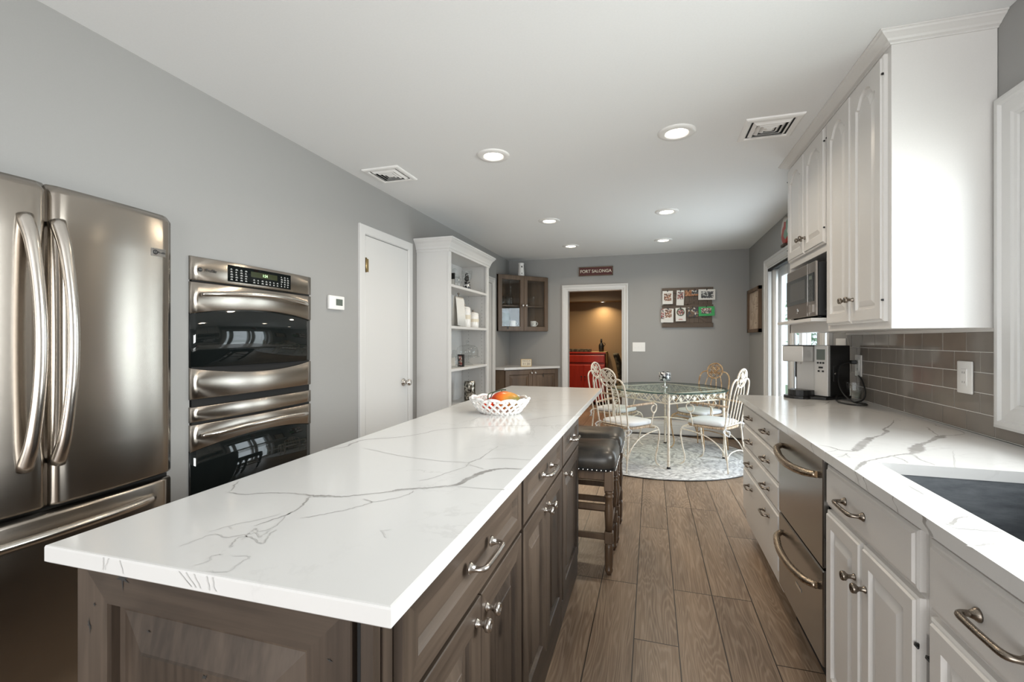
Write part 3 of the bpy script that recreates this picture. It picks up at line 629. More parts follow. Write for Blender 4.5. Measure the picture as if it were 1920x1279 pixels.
# ================================================================== BOOKCASE
bk = thing('bookcase', 'tall white bookcase with crown moulding and open shelves', 'bookcase', (XL,4.17,0))
b0, b1, bf, bt = 3.655, 4.680, -1.695, 2.085
mb = MB(); mb.box(XL+.002,bf-.02,b0,b0+.022,.0,bt); build('side_panel', mb, 'shelfw', bk)
mb = MB(); mb.box(XL+.002,bf-.02,b1-.022,b1,.0,bt)
for k in range(30):
    for x in (bf-.075,): mb.lathe([(.0032,0),(.0005,.0006)], (x,b1-.022,.72+k*.038), (0,-1,0), 8, mi=1)
for k in range(30): mb.lathe([(.0032,0),(.0005,.0006)], (XL+.09,b1-.022,.72+k*.038), (0,-1,0), 8, mi=1)
build('side_panel', mb, 'shelfw darkink', bk)
mb = MB(); mb.box(XL+.002,XL+.010,b0+.022,b1-.022,.08,bt); build('back_panel', mb, 'shelfw', bk)
mb = MB(); mb.box(bf-.02,bf,b0,b0+.050,0,bt,0,.002); mb.box(bf-.02,bf,b1-.060,b1,0,bt,0,.002); mb.box(bf-.02,bf,b0+.05,b1-.06,bt-.015,bt); mb.box(bf-.02,bf,b0+.05,b1-.06,0,.10); build('face_frame', mb, 'shelfw', bk)
SH = (1.772,1.398,1.012,.632,.30)
for z in SH: mb = MB(); mb.box(XL+.010,bf-.003,b0+.022,b1-.022,z-.024,z,0,.0015); build('shelf', mb, 'shelfw', bk)
mb = MB(); mb.box(XL+.01,bf-.02,b0+.02,b1-.02,bt-.012,bt); build('top_panel', mb, 'shelfw', bk)
def crown(mb, path, prof, closed=False):
    """sweep (out, z) profile along xy path whose outward side is given per point"""
    R = []
    for z_i in range(len(prof)):
        o_, z = prof[z_i]; R.append([(p[0]+d[0]*o_, p[1]+d[1]*o_, z) for p, d in path])
    vs = [[mb.bm.verts.new(q) for q in r] for r in R]
    for i in range(len(R)-1):
        for j in range(len(path)-1): mb.bm.faces.new((vs[i][j],vs[i][j+1],vs[i+1][j+1],vs[i+1][j]))
    mb.bm.faces.new(vs[-1] if len(vs[-1]) > 2 else vs[0])
    for e in (0,-1): mb.bm.faces.new([r[e] for r in vs]+[mb.bm.verts.new((path[e][0][0], path[e][0][1], prof[-1][1])), mb.bm.verts.new((path[e][0][0], path[e][0][1], prof[0][1]))])
mb = MB(); crown(mb, [((XL+.002,b0),(0,-1)), ((bf,b0),(1,-1)), ((bf,b1),(1,1)), ((XL+.002,b1),(0,1))], [(0,bt-.03),(.006,bt-.03),(.008,bt-.012),(.014,bt-.006),(.018,bt+.012),(.034,bt+.042),(.050,bt+.058),(.054,bt+.066),(.060,bt+.070),(.060,bt+.085)]); build('crown_moulding', mb, 'shelfw', bk, fix=True)
# things on its shelves
def jarlike(name, lab, cat, x, y, z, prof, mat, lid=None, lidmat=None, group=None, seg=22, finial=None):
    t = thing(name, lab, cat, (x,y,z), group)
    mb = MB(); mb.lathe(prof, (x,y,z+.0005), (0,0,1), seg); build('body', mb, mat, t)
    if lid: mb = MB(); mb.lathe(lid, (x,y,z+.0005), (0,0,1), seg); build('lid', mb, lidmat or mat, t)
    if finial: mb = MB(); mb.lathe(finial, (x,y,z+.0005), (0,0,1), 14); build('lid_knob', mb, 'pewter', t)
    return t
z = SH[0]
dy = .20
t = thing('framed_card', 'small black framed white card on the bookcase top shelf', 'frame', (-1.83,3.74,z))
mb = MB(); mb.box(-1.87,-1.79,3.983,3.995,z+.0005,z+.14,0,.002); build('frame', mb, 'black', t); mb = MB(); mb.box(-1.83,-1.7905,3.9805,3.983,z+.01,z+.08); build('card', mb, 'linen', t)
t = thing('glass_jar', 'lidded clear glass jar on the bookcase top shelf', 'jar', (-1.84,4.10,z))
mb = MB(); mb.lathe([(.055,0),(.066,.02),(.070,.06),(.062,.10),(.045,.115)], (-1.84,4.10,z+.0005), (0,0,1), 24); build('body', mb, 'glass', t); mb = MB(); mb.lathe([(.050,.116),(.052,.122),(.030,.14),(.012,.148),(.010,.160),(.022,.175),(.022,.190),(.012,.20)], (-1.84,4.10,z), (0,0,1), 20); build('lid', mb, 'glass', t)
t = thing('glass_goblet', 'tall glass with black dotted base at the far side of the bookcase top shelf', 'goblet', (-1.83,4.38,z))
mb = MB(); mb.lathe([(.045,0),(.040,.05),(.030,.10)], (-1.83,4.38,z+.0005), (0,0,1), 20); build('base', mb, 'mosaic', t); mb = MB(); mb.lathe([(.030,.10),(.050,.14),(.056,.19),(.052,.225)], (-1.83,4.38,z+.0005), (0,0,1), 24, cap=False); build('bowl', mb, 'glass', t)
mb = MB(); mb.sphere((-1.83,4.38,z+.135),(.026,.026,.03)); mb.sphere((-1.83,4.38,z+.175),(.018,.018,.02)); build('stopper', mb, 'darkink', t)
z = SH[1]
t = thing('hand_towel', 'white striped towel hung over a small stand on the second bookcase shelf', 'towel', (-1.80,3.80,z))
mb = MB(); n = 10; mb.rings([[(-1.80+.03*s,3.94+.20*i/n+.004*s,zz+.006*math.sin(i*1.1)) for i in range(n+1)]+[(-1.797+.03*s,3.942+.20*i/n,zz) for i in range(n,-1,-1)] for s, zz in ((0,z+.01),(.2,z+.15),(.5,z+.27),(.9,z+.29),(1.3,z+.26),(1.7,z+.12),(1.9,z+.012))], 0, True); build('cloth', mb, 'linen', t)
mb = MB(); mb.cyl((-1.775,4.04,z+.29),(-1.775,4.04,z+.315),.005,8); mb.sphere((-1.775,4.04,z+.318),(.012,.012,.01)); build('stand', mb, 'pewter', t)
for q, (y, h, lab) in enumerate(((4.275,.185,'taller white lidded canister on the second bookcase shelf'),(4.50,.14,'shorter white lidded canister on the second bookcase shelf'))):
    t = jarlike('canister', lab, 'canister', -1.81, y, z, [(.052,0),(.060,.006),(.062,h*.3),(.062,h*.8),(.060,h)], 'ceramic', [(.060,h),(.061,h+.006),(.050,h+.020),(.02,h+.028)], 'ceramic', 'white canisters on the bookcase', 24, [(.006,h+.026),(.005,h+.034),(.011,h+.042),(.008,h+.05)])
    mb = MB(); mb.lathe([(.0628,h*.45),(.0630,h*.47),(.0630,h*.66),(.0628,h*.68)], (-1.81,y,z), (0,0,1), 24, cap=False); build('label_band', mb, 'cream', t)
z = SH[2]
t = thing('framed_card', 'small dark box frame on the third bookcase shelf', 'frame', (-1.78,4.10,z))
mb = MB(); mb.box(-1.80,-1.74,4.075,4.105,z+.0005,z+.12,0,.002); build('frame', mb, 'black', t); mb = MB(); mb.box(-1.787,-1.753,4.072,4.075,z+.015,z+.105); build('card', mb, 'ph2', t)
t = thing('glass_bottle', 'clear round glass bottle with a white label on the third bookcase shelf', 'bottle', (-1.80,3.995,z))
mb = MB(); mb.lathe([(.042,0),(.050,.01),(.052,.06),(.040,.11),(.018,.13),(.016,.165)], (-1.80,3.995,z+.0005), (0,0,1), 22); build('body', mb, 'glass', t); mb = MB(); mb.box(-1.82,-1.765,3.940,3.943,z+.02,z+.09); build('label_tag', mb, 'linen', t)
t = thing('cake_stand', 'clear glass domed cake stand on the third bookcase shelf', 'cake stand', (-1.84,4.42,z))
mb = MB(); mb.lathe([(.062,0),(.060,.006),(.030,.018),(.016,.04),(.016,.06),(.040,.078)], (-1.84,4.42,z+.0005), (0,0,1), 28); build('pedestal', mb, 'glass', t)
mb = MB(); mb.lathe([(.040,.078),(.125,.080),(.128,.090),(.120,.092)], (-1.84,4.42,z), (0,0,1), 32); build('plate', mb, 'glass', t)
mb = MB(); mb.lathe([(.112,.093),(.115,.14),(.105,.18),(.075,.20),(.03,.207),(.014,.212),(.012,.225),(.020,.238),(.016,.252),(.006,.256)], (-1.84,4.42,z), (0,0,1), 32); build('dome', mb, 'glass', t)
z = SH[3]
jarlike('mercury_vase', 'speckled silver glass cylinder on the lowest visible bookcase shelf', 'vase', -1.80, 4.385, z, [(.056,0),(.060,.005),(.060,.20),(.056,.215),(.052,.215)], 'mercury')

# ================================================================== CORNER CABINETS
def corner_poly(d, ret, dx=None, rx=None): dx = d if dx is None else dx; rx = ret if rx is None else rx; return [(XL+.002,YB-.002),(XL+.002,YB-d),(XL+rx,YB-d),(XL+dx,YB-ret),(XL+dx,YB-.002)]
def corner_box(name, d, ret, z0, z1, par, ms='cabwood'):
    mb = MB(); P = corner_poly(d, ret); mb.rings([[(x,y,z) for x,y in P] for z in (z0,z1)], 0, False); return build(name, mb, ms, par)
CD, CR = .575, .022
cz0, cz1 = 1.392, 2.172
cc = thing('corner_wall_cabinet', 'brown wooden corner wall cabinet with two glass doors', 'cabinet', (XL+.3,YB-.3,cz0))
P = corner_poly(CD, CR)
def cpart(nm, z0, z1, mat): mb = MB(); mb.rings([[(x,y,z) for x,y in P] for z in (z0,z1)], 0, False); build(nm, mb, mat, cc)
cpart('bottom', cz0, cz0+.060, 'cabwood'); cpart('top', cz1-.02, cz1, 'cabwood')
zs_ = 1.755
mb = MB(); Q = corner_poly(CD-.03, CR-.012); mb.rings([[(x,y,z) for x,y in Q] for z in (zs_-.018,zs_)], 0, False); build('shelf', mb, 'cabwood', cc)
mb = MB(); mb.box(XL+.002,XL+.012,YB-CD,YB-.002,cz0,cz1); mb.box(XL+.002,XL+CD,YB-.012,YB-.002,cz0,cz1); build('back', mb, 'cabwood', cc)
mb = MB(); mb.box(XL+.002,XL+CR,YB-CD,YB-CD+.016,cz0,cz1); build('side', mb, 'cabwood', cc); mb = MB(); mb.box(XL+CD-.016,XL+CD,YB-CR,YB-.002,cz0,cz1); build('side', mb, 'cabwood', cc)
A0, A1 = Vector((XL+CR,YB-CD,0)), Vector((XL+CD,YB-CR,0)); sd = (A1-A0).normalized(); nn = Vector((sd.y,-sd.x,0)); fw = (A1-A0).length
frC = frame(A0, sd, nn)
def glassdoor(s0, s1):
    mb = MB(); seq = [('o',0,0),('o',0,.018),('o',.002,.020),('i',0,.020),('i',.003,.016),('i',.006,.0)]
    L = [loop(frC, s0+d, s1-d, cz0+.006+d, cz1-.006-d, n, 0, 0, 2) if k == 'o' else loop(frC, s0+.055+d, s1-.055-d, cz0+.062+d, cz1-.062-d, n, 0, 0, 2) for k, d, n in seq]
    mb.rings(L+[L[0]], 0, False, True, False); d = build('door', mb, 'cabwood', cc)
    mb = MB(); mb.prism([(s0+.056,cz0+.063),(s1-.056,cz0+.063),(s1-.056,cz1-.063),(s0+.056,cz1-.063)], frC, .005, .008); build('pane', mb, 'cabg', d); return d
a = glassdoor(-.008, fw/2-.0015); b_ = glassdoor(fw/2+.0015, fw+.008)
knob('knob', frC, fw/2-.027, 1.752, .020, 'nickel', a); knob('knob', frC, fw/2+.027, 1.752, .020, 'nickel', b_)
def onC(s, k): q = frC(s, 0, k); return q.x, q.y
GL = [(.030,0),(.033,.004),(.034,.05),(.037,.125)]
def tumbler(s, k, z, lab, sc_=1): x, y = onC(s, k); t = thing('drinking_glass', lab, 'glass', (x,y,z), 'glasses in the corner cabinet'); mb = MB(); mb.lathe([(r*sc_,h*sc_) for r, h in GL]+[(.034*sc_,.125*sc_),(.029*sc_,.012)], (x,y,z+.0005), (0,0,1), 16); build('bowl', mb, 'glass', t)
tumbler(.085,-.075,zs_,'cut glass tumbler at the hinge side of the corner cabinet upper shelf'); tumbler(.185,-.065,zs_,'cut glass tumbler beside the decanter on the corner cabinet upper shelf'); tumbler(.150,-.150,zs_,'glass tumbler standing behind the others on the corner cabinet upper shelf')
x, y = onC(.255,-.13); t = thing('decanter', 'tall slim glass decanter on the corner cabinet upper shelf', 'decanter', (x,y,zs_)); mb = MB(); mb.lathe([(.04,0),(.045,.02),(.045,.11),(.016,.16),(.012,.23),(.017,.235)], (x,y,zs_+.0005), (0,0,1), 18); build('body', mb, 'glass', t); mb = MB(); mb.lathe([(.010,.236),(.018,.25),(.022,.275),(.012,.295)], (x,y,zs_), (0,0,1), 14); build('stopper', mb, 'glass', t)
def goblet(s, k, z, lab, h=.12):
    x, y = onC(s, k); t = thing('stem_glass', lab, 'glass', (x,y,z), 'stem glasses in the corner cabinet'); mb = MB(); mb.lathe([(.026,0),(.024,.003),(.004,.010),(.004,h*.42)], (x,y,z+.0005), (0,0,1), 16); build('stem', mb, 'glass', t); mb = MB(); mb.lathe([(.004,h*.42),(.024,h*.55),(.028,h*.8),(.027,h)], (x,y,z), (0,0,1), 16); build('bowl', mb, 'glass', t)
goblet(.500,-.08,zs_,'small stem glass nearest the middle knobs on the upper shelf'); goblet(.600,-.075,zs_,'taller stem glass on the upper shelf at the doorway side',.15); goblet(.475,-.075,cz0+.061,'large stem glass beside the white mug on the lower shelf',.19)
def mug(s, k, z, lab, deco):
    x, y = onC(s, k); t = thing('mug', lab, 'mug', (x,y,z), 'white mugs in the corner cabinet'); mb = MB(); mb.lathe([(.040,0),(.043,.004),(.043,.088),(.039,.088),(.038,.01)], (x,y,z+.0005), (0,0,1), 22); build('cup', mb, 'ceramic', t)
    mb = MB(); c = Vector((x,y,z)); mb.tube([c+sd*(.040)+Vector((0,0,.072)), c+sd*.066+Vector((0,0,.068)), c+sd*.070+Vector((0,0,.042)), c+sd*.040+Vector((0,0,.018))], .005, 8, smooth=4); build('handle', mb, 'ceramic', t)
    if deco:
        mb = MB()
        for q in range(7): a_ = math.atan2(nn.y,nn.x)+random.uniform(-.8,.8); zz = z+random.uniform(.035,.07); mb.sphere((x+.043*math.cos(a_),y+.043*math.sin(a_),zz),(.0035,.0035,.004))
        build('printed_marks', mb, 'darkink', t)
mug(.265,-.075,cz0+.061,'plain white mug in front of blue-green glass on the lower shelf',False); mug(.600,-.075,cz0+.061,'white mug with dark marks on the lower shelf at the doorway side',True)
x, y = onC(.200,-.23); jarlike('glass_vase', 'blue-green glass vase at the back of the corner cabinet lower shelf', 'vase', x, y, cz0+.061, [(.07,0),(.085,.02),(.095,.10),(.085,.20),(.07,.25)], 'aquaback')
x, y = onC(.110,-.075); t = thing('stem_glass', 'etched stem glass at the hinge side of the lower shelf', 'glass', (x,y,cz0+.02), 'stem glasses in the corner cabinet'); mb = MB(); mb.lathe([(.03,0),(.027,.004),(.005,.012),(.005,.08),(.03,.10),(.037,.15),(.034,.19)], (x,y,cz0+.0615), (0,0,1), 18); build('bowl', mb, 'glass', t)
q = Vector((XL+.255,YB-.255,cz1)); t = thing('lighthouse_figure', 'white tapered lighthouse ornament on top of the corner cabinet', 'ornament', q)
mb = MB(); mb.lathe([(.048,0),(.047,.01),(.040,.10),(.038,.16),(.042,.172),(.042,.185)], q+Vector((0,0,.0005)), (0,0,1), 24); build('tower', mb, 'ceramic', t)
mb = MB(); e = Vector((.50,-.866,0))
for zz, ww in ((.13,.008),(.035,.007)): mb.sphere(q+e*.0405+Vector((0,0,zz)), (ww,ww,ww*1.7))
build('window_marks', mb, 'darkink', t)
# corner base unit
BD, BR = .655, .03
cb_ = thing('corner_base_cabinet', 'brown wooden corner base cabinet with two raised-panel doors', 'cabinet', (XL+.3,YB-.3,0))

def base_poly(g=0): return [(XL+.002,YB-.002),(XL+.002,YB-BD+g),(XL+.135-g*.5,YB-BD+g),(XL+.735-g,YB-BR+g*.5 if g else YB-BR),(XL+.735-g,YB-.002)]
for nm_, g_, za, zb, ms_ in (('carcass',0,.10,.868,'cabwood'),('toe_kick',.05,0,.10,'dark_in')):
    mb = MB(); mb.rings([[(x,y,z) for x,y in base_poly(g_)] for z in (za,zb)], 0, False); build(nm_, mb, ms_, cb_)
A0, A1 = Vector((XL+.135,YB-BD,0)), Vector((XL+.735,YB-BR,0)); sd = (A1-A0).normalized(); nn = Vector((sd.y,-sd.x,0)); fw = (A1-A0).length; frD = frame(A0, sd, nn)
for s0, s1, ks in ((.006, fw/2-.002, fw/2-.030), (fw/2+.002, fw-.006, fw/2+.030)):
    mb = MB(); panel(mb, frD, s0, s1, .115, .858, ALDER, .058); d = build('door', mb, 'cabwood cabwood cabwood', cb_); knob('knob', frD, ks, .820, .021, 'nickel', d)
mb = MB(); P = [(XL+.002,YB-.002),(XL+.002,YB-BD-.03),(XL+.148,YB-BD-.03),(XL+.765,YB-BR-.012),(XL+.765,YB-.002)]; mb.rings([[(x,y,z) for x,y in P] for z in (.870,.9)], 0, False); build('countertop', mb, 'quartz', label='white quartz top of the corner base cabinet', cat='countertop')
t = thing('block_sign', 'small cream block sign on the corner counter', 'sign', (XL+.34,YB-.30,.90))
frS = frame((XL+.34,YB-.30,.90), (.94,-.34,0), (-.34*-1*0+.34*-1, -.94, 0)); mb = MB(); mb.prism([(-.075,.0005),(.075,.0005),(.075,.105),(-.075,.105)], frame((XL+.34,YB-.30,.90),(.94,.34,0),(.34,-.94,0)), 0, .03); build('block', mb, 'tan', t)
frS = frame((XL+.34,YB-.30,.90),(.94,.34,0),(.34,-.94,0))
mb = MB(); mb.prism([(-.068,.008),(.068,.008),(.068,.098),(-.068,.098)], frS, .03, .0306); build('face', mb, 'cream', t)
text('lettering','THIS IS US',.026,frS(0,.078,.031),(.94,.34,0),(.34,-.94,0),'barn',t,.0003); text('lettering','11 20',.045,frS(0,.036,.031),(.94,.34,0),(.34,-.94,0),'barn',t,.0003)

# ================================================================== BACK WALL THINGS
t = thing('wall_sign', 'dark red town name sign above the doorway', 'sign', (-.743,YB,2.17))
RS = Matrix.Translation((-.743,YB,2.233)) @ Matrix.Rotation(math.radians(-.3),4,'Y') @ Matrix.Translation((.743,-YB,-2.233))
mb = MB(); mb.box(-.976,-.510,YB-.018,YB-.001,2.175,2.292,0,.002); build('board', mb, 'signred', t)
mb = MB()
for b_ in ((-.979,-.507,2.286,2.296),(-.979,-.507,2.171,2.181),(-.979,-.969,2.171,2.296),(-.517,-.507,2.171,2.296)): mb.box(b_[0],b_[1],YB-.022,YB-.001,b_[2],b_[3],0,.001)
build('frame', mb, 'framew', t)
text('lettering','FORT SALONGA',.060,(-.743,YB-.0185,2.233),(1,0,0),(0,-1,0),'cream',t,.001,.98,.0009)
t = thing('light_switch_plate', 'white triple switch plate beside the doorway', 'switch', (-.16,YB,1.11))
mb = MB(); mb.box(-.245,-.078,YB-.006,YB-.0005,1.112,1.238,0,.002); build('plate', mb, 'white', t)
for x in (-.207,-.161,-.115): mb = MB(); mb.box(x-.0055,x+.0055,YB-.015,YB-.006,1.167,1.187,0,.001); build('toggle', mb, 'white', t)
# photo board
t = thing('photo_board', 'rustic brown plank board with clipped photo cards on the wall', 'photo board', (.455,YB,1.44))
mb = MB()
for k in range(11): x0 = .155+k*.055; mb.box(x0,x0+.0535,YB-.012,YB-.001,1.46,1.945,0,.001)
build('slats', mb, 'barn', t)
for z0, z1 in ((1.895,1.962),(1.675,1.735),(1.437,1.495)): mb = MB(); mb.box(.139,.772,YB-.026,YB-.012,z0,z1,0,.002); build('rail', mb, 'barn', t)
for a, b_, z0, z1 in ((.20,.45,1.89,1.735),(.72,.47,1.89,1.735),(.20,.45,1.50,1.675),(.74,.47,1.50,1.675)):
    mb = MB(); mb.prism([(a,z0),(a+.05*(1 if b_ > a else -1),z0),(b_+.03*(1 if b_ > a else -1),z1),(b_,z1)], frB, .012, .021); build('brace', mb, 'barn', t)
def card(x0, x1, z0, z1, mat, pic, pm, lab, rot=0, dpt=.030, back='linen', extra=None):
    t = thing('photo_card', lab, 'photo card', ((x0+x1)/2,YB-dpt,z0), 'cards clipped to the photo board')
    R = Matrix.Translation(((x0+x1)/2,0,z1)) @ Matrix.Rotation(math.radians(rot),4,'Y') @ Matrix.Translation((-(x0+x1)/2,0,-z1))
    mb = MB(); mb.box(x0,x1,YB-dpt-.0012,YB-dpt,z0,z1,0,0,R); build('card', mb, mat, t)
    if pic:
        a, b_, c_, d_ = pic; mb = MB(); mb.box(x0+a*(x1-x0),x0+b_*(x1-x0),YB-dpt-.0022,YB-dpt-.0012,z0+c_*(z1-z0),z0+d_*(z1-z0),0,0,R); build('photo', mb, pm, t)
    if extra: extra(t)
    mb = MB(); xc = (x0+x1)/2; mb.box(xc-.006,xc+.006,YB-dpt-.006,YB-dpt+.004,z1-.012,z1+.012,0,.001); build('clip', mb, 'black', t)
card(.145,.275,1.750,1.925,'linen',(.14,.86,.24,.80),'ph1','white bordered family photo card at the top corner of the board nearest the doorway')
card(.325,.418,1.730,1.928,'linen',(.12,.90,.40,.90),'ph2','narrow tall white photo card in the top row',2)
card(.425,.515,1.848,1.925,'ph3',None,None,'small dark brown photo in the top row behind an orange one',0,.028)
card(.493,.610,1.852,1.930,'ph3',(.12,.9,.3,.95),'ph4','orange photo print overlapping its neighbours in the top row',-2,.034)
card(.592,.795,1.795,1.932,'linen',(.16,.90,.16,.80),'ph4','wide white card with a black and white photo',1,.037)
card(.128,.285,1.505,1.690,'linen',(0,.3,.25,1),'ph2','white and dark red card behind the group photo in the bottom row',1,.028)
card(.165,.270,1.535,1.685,'linen',(.1,.92,.22,.95),'ph1','white framed group photo in the bottom row nearest the doorway',0,.034)
def wre(t):
    mb = MB(); mb.tube([(.372+.045*math.cos(a*PI/8),YB-.034,1.640+.045*math.sin(a*PI/8)) for a in range(16)], .006, 8, closed=True); build('wreath', mb, 'wreath', t)
    mb = MB(); mb.lathe([(.040,0),(.040,.0012)], (.372,YB-.0312,1.640), (0,-1,0), 20); build('photo', mb, 'ph2', t)
    mb = MB(); mb.box(.352,.392,YB-.0322,YB-.0312,1.548,1.552); mb.box(.345,.398,YB-.0322,YB-.0312,1.537,1.543); build('printed_lines', mb, 'red', t)
card(.308,.435,1.520,1.697,'linen',None,None,'white card with a round wreath photo in the bottom row',-1,.030,extra=wre)
card(.455,.590,1.575,1.700,'ph5',None,None,'dark landscape photo in the bottom row',0,.030)
card(.592,.785,1.585,1.707,'green',(.17,.80,.25,.84),'ph2','bright green card with a photo of people in white',-1,.036)
# right wall things
t = thing('framed_print', 'narrow wooden box frame with aged print on the wall by the patio door', 'picture', (XR,6.08,1.36))
mb = MB()
for q in ((5.755,5.795,1.362,1.892),(6.375,6.415,1.362,1.892),(5.755,6.415,1.852,1.892),(5.755,6.415,1.362,1.402)): mb.box(XR-.035,XR-.001,q[0],q[1],q[2],q[3],0,.001)
build('frame', mb, 'framew', t); mb = MB(); mb.box(XR-.012,XR-.001,5.79,6.38,1.40,1.855); build('print', mb, 'burl', t)
mb = MB(); random.seed(3)
for k in range(9): y = random.uniform(5.85,6.25); z = random.uniform(1.46,1.78); mb.box(XR-.0128,XR-.012,y,y+random.uniform(.03,.1),z,z+.006)
build('printed_lines', mb, 'framew', t)
t = thing('wall_plaque', 'colourful painted plaque above the patio door beside the wall cabinet', 'wall decoration', (XR,4.80,2.14))
mb = MB(); mb.lathe([(.13,0),(.14,.006),(.10,.016),(.001,.018)], (XR-.001,4.80,2.285), (-1,0,0), 28); build('plate', mb, 'plate', t); mb = MB(); mb.box(XR-.03,XR-.001,4.74,4.86,2.145,2.165); build('hanger', mb, 'barn', t)
t = thing('light_switch_plate', 'white switch plate on grey wall between the patio door and tiles', 'switch', (XR,3.50,1.165))
mb = MB(); mb.box(XR-.006,XR-.0005,3.425,3.585,1.165,1.283,0,.002); build('plate', mb, 'white', t)
for y in (3.465,3.505,3.545): mb = MB(); mb.box(XR-.014,XR-.006,y-.005,y+.005,1.215,1.235,0,.001); build('toggle', mb, 'white', t)
# baseboard heater and skirting
t = thing('baseboard_heater', 'low white baseboard heater along the back wall under the table', 'heater', (.42,YB,0))
mb = MB(); mb.rings([[(x,YB-.002,.02),(x,YB-.065,.02),(x,YB-.068,.03),(x,YB-.068,.13),(x,YB-.050,.185),(x,YB-.002,.20)] for x in (-.28,1.14)], 0, False); build('cover', mb, 'trim', t)
mb = MB(); nx = 70
for i in range(nx):
    for j in range(3): x = -.23+i*.019+(j%2)*.009; mb.lathe([(.0045,0),(.0003,.0004)], (x,YB-.0640+.006*j,.142+.016*j), (0,-.95,.3), 6)
build('perforations', mb, 'gap', t)
mb = MB(); mb.box(XL+.001,XL+.012,2.30,2.80,0,.09); build('baseboard_left', mb, 'trim', kind='structure')

# ================================================================== ROOM BEYOND: sideboard etc.
t = thing('sideboard', 'red lacquered sideboard seen through the doorway', 'sideboard', (-1.3,Y2-.25,0)); sx0, sx1, sy = -1.99, -.86, Y2-.48
mb = MB(); mb.box(sx0,sx1,sy,Y2-.03,.06,1.0,0,.004); build('body', mb, 'red', t); mb = MB(); mb.box(sx0-.02,sx1+.02,sy-.025,Y2-.02,1.0,1.03,0,.006); build('top', mb, 'red', t)
frE = frame((0,sy,0),(1,0,0),(0,-1,0))
for a, b_ in ((-1.98,-.87),):
    mb = MB(); panel(mb, frE, a, b_, .82, .97, WSLAB); build('drawer', mb, 'red red red', t)
for a, b_ in ((-1.98,-1.685),(-1.68,-1.279),(-1.271,-.87)):
    mb = MB(); panel(mb, frE, a, b_, .10, .78, WSLAB); d = build('door', mb, 'red red red', t); knob('knob', frE, b_-.03 if a < -1.5 else a+.03, .55, .021, 'black', d)
mb = MB(); mb.box(-1.13,-.832,sy-.02,Y2-.10,1.0315,1.0365); mb.box(-.837,-.832,sy-.02,Y2-.12,.83,1.0365); mb.rings([[(-.837,sy-.02,.83),(-.837,Y2-.12,.83),(-.832,Y2-.12,.83),(-.832,sy-.02,.83)],[(-.837,sy+.16,.66),(-.837,sy+.165,.66),(-.832,sy+.165,.66),(-.832,sy+.16,.66)]], 0, False); build('table_runner', mb, 'tan', label='tan cloth runner draped over the red sideboard end', cat='cloth')
mb = MB(); mb.box(-1.85,-1.15,sy+.05,sy+.28,1.031,1.09,0,.008); build('serving_tray', mb, 'pattern', label='dark patterned tray lying on the red sideboard', cat='tray')
x, y = -.945, sy+.17; t = thing('dark_bottle', 'dark stoneware bottle with handle on the red sideboard', 'bottle', (x,y,1.037)); mb = MB(); mb.lathe([(.040,0),(.050,.01),(.052,.13),(.022,.17),(.016,.20),(.026,.215),(.012,.225),(.018,.245),(.006,.26)], (x,y,1.037), (0,0,1), 18); build('body', mb, 'black', t); mb = MB(); mb.tube([(x+.045,y,.1+1.037),(x+.075,y,1.18),(x+.055,y,1.21),(x+.02,y,1.20)], .005, 8, smooth=4); build('handle', mb, 'black', t)
t = thing('dining_chair', 'patterned upholstered chair edge seen through the doorway', 'chair', (-.50,8.2,0))
mb = MB(); mb.rings([[(-.63+.05*k+dx,8.05+dy,z) for dx,dy in ((0,0),(.07,0),(.07,.5),(0,.5))] for z, k in ((.45,2.0),(.7,1.5),(.9,.7),(1.0,.0),(1.03,-.2))], 0, True); build('backrest', mb, 'pattern', t)
mb = MB(); mb.box(-.52,-.02,8.05,8.55,.38,.47,0,.02); build('seat', mb, 'pattern', t)
for a in (-.49,-.06):
    for b_ in (8.09,8.51): mb = MB(); mb.box(a-.02,a+.02,b_-.02,b_+.02,0,.38); build('leg', mb, 'stoolw', t)

# ================================================================== ISLAND
random.seed(11)
TF = TI
IX, IY0, IY1, IW = -.365, .585, 2.475, -1.000      # door plane backs, near end, far end, back
IC = IX-.019                                        # cabinet box face
units = ((.590,1.315,2,'widest stained wood island cabinet at the near end, drawer over two doors'),(1.318,1.985,2,'middle stained wood island cabinet, drawer over two doors'),(1.988,2.478,1,'narrow stained wood island cabinet beside the bar stools, drawer over one door'))
for k, (y0, y1, nd_, lab) in enumerate(units):
    t = thing('island_cabinet', lab, 'cabinet', ((IC+IW)/2,(y0+y1)/2,0), 'stained wood cabinets of the island')
    mb = MB(); mb.box(IW,IC,y0,y1,.0,.884); build('carcass', mb, 'alder_z', t)
    frI = frame((IC,0,0),(0,1,0),(1,0,0))
    mb = MB(); mb.box(IC,IC+.014,y0,y1,.0,.105,0,.002); build('base_moulding', mb, 'alder_y', t)
    e0 = y0+(.030 if k == 0 else .012); e1 = y1-.012
    if k == 0: mb = MB(); mb.box(IC-.001,IC+.004,y0,e0-.004,.106,.884); build('corner_stile', mb, 'alder_z', t)
    mb = MB(); panel(mb, frI, e0, e1, .712, .872, AFLAT, .046, 0, (0,1,1)); d = build('drawer', mb, 'alder_z alder_y', t)
    pull('drawer_pull', frI, (e0+e1)/2, .792, .020, .135 if nd_ == 2 else .10, 'nickel', d)
    w_ = (e1-e0-.004*(nd_-1))/nd_
    for j in range(nd_):
        s0 = e0+j*(w_+.004); mb = MB(); panel(mb, frI, s0, s0+w_, .118, .700, ALDER, .058, 0, (0,1,0)); d = build('door', mb, 'alder_z alder_y', t)
        ks = (s0+w_-.030 if j == 0 else s0+.030) if nd_ == 2 else s0+.05
        knob('knob', frI, ks, .655 if nd_ == 2 else .665, .021, 'nickel', d)
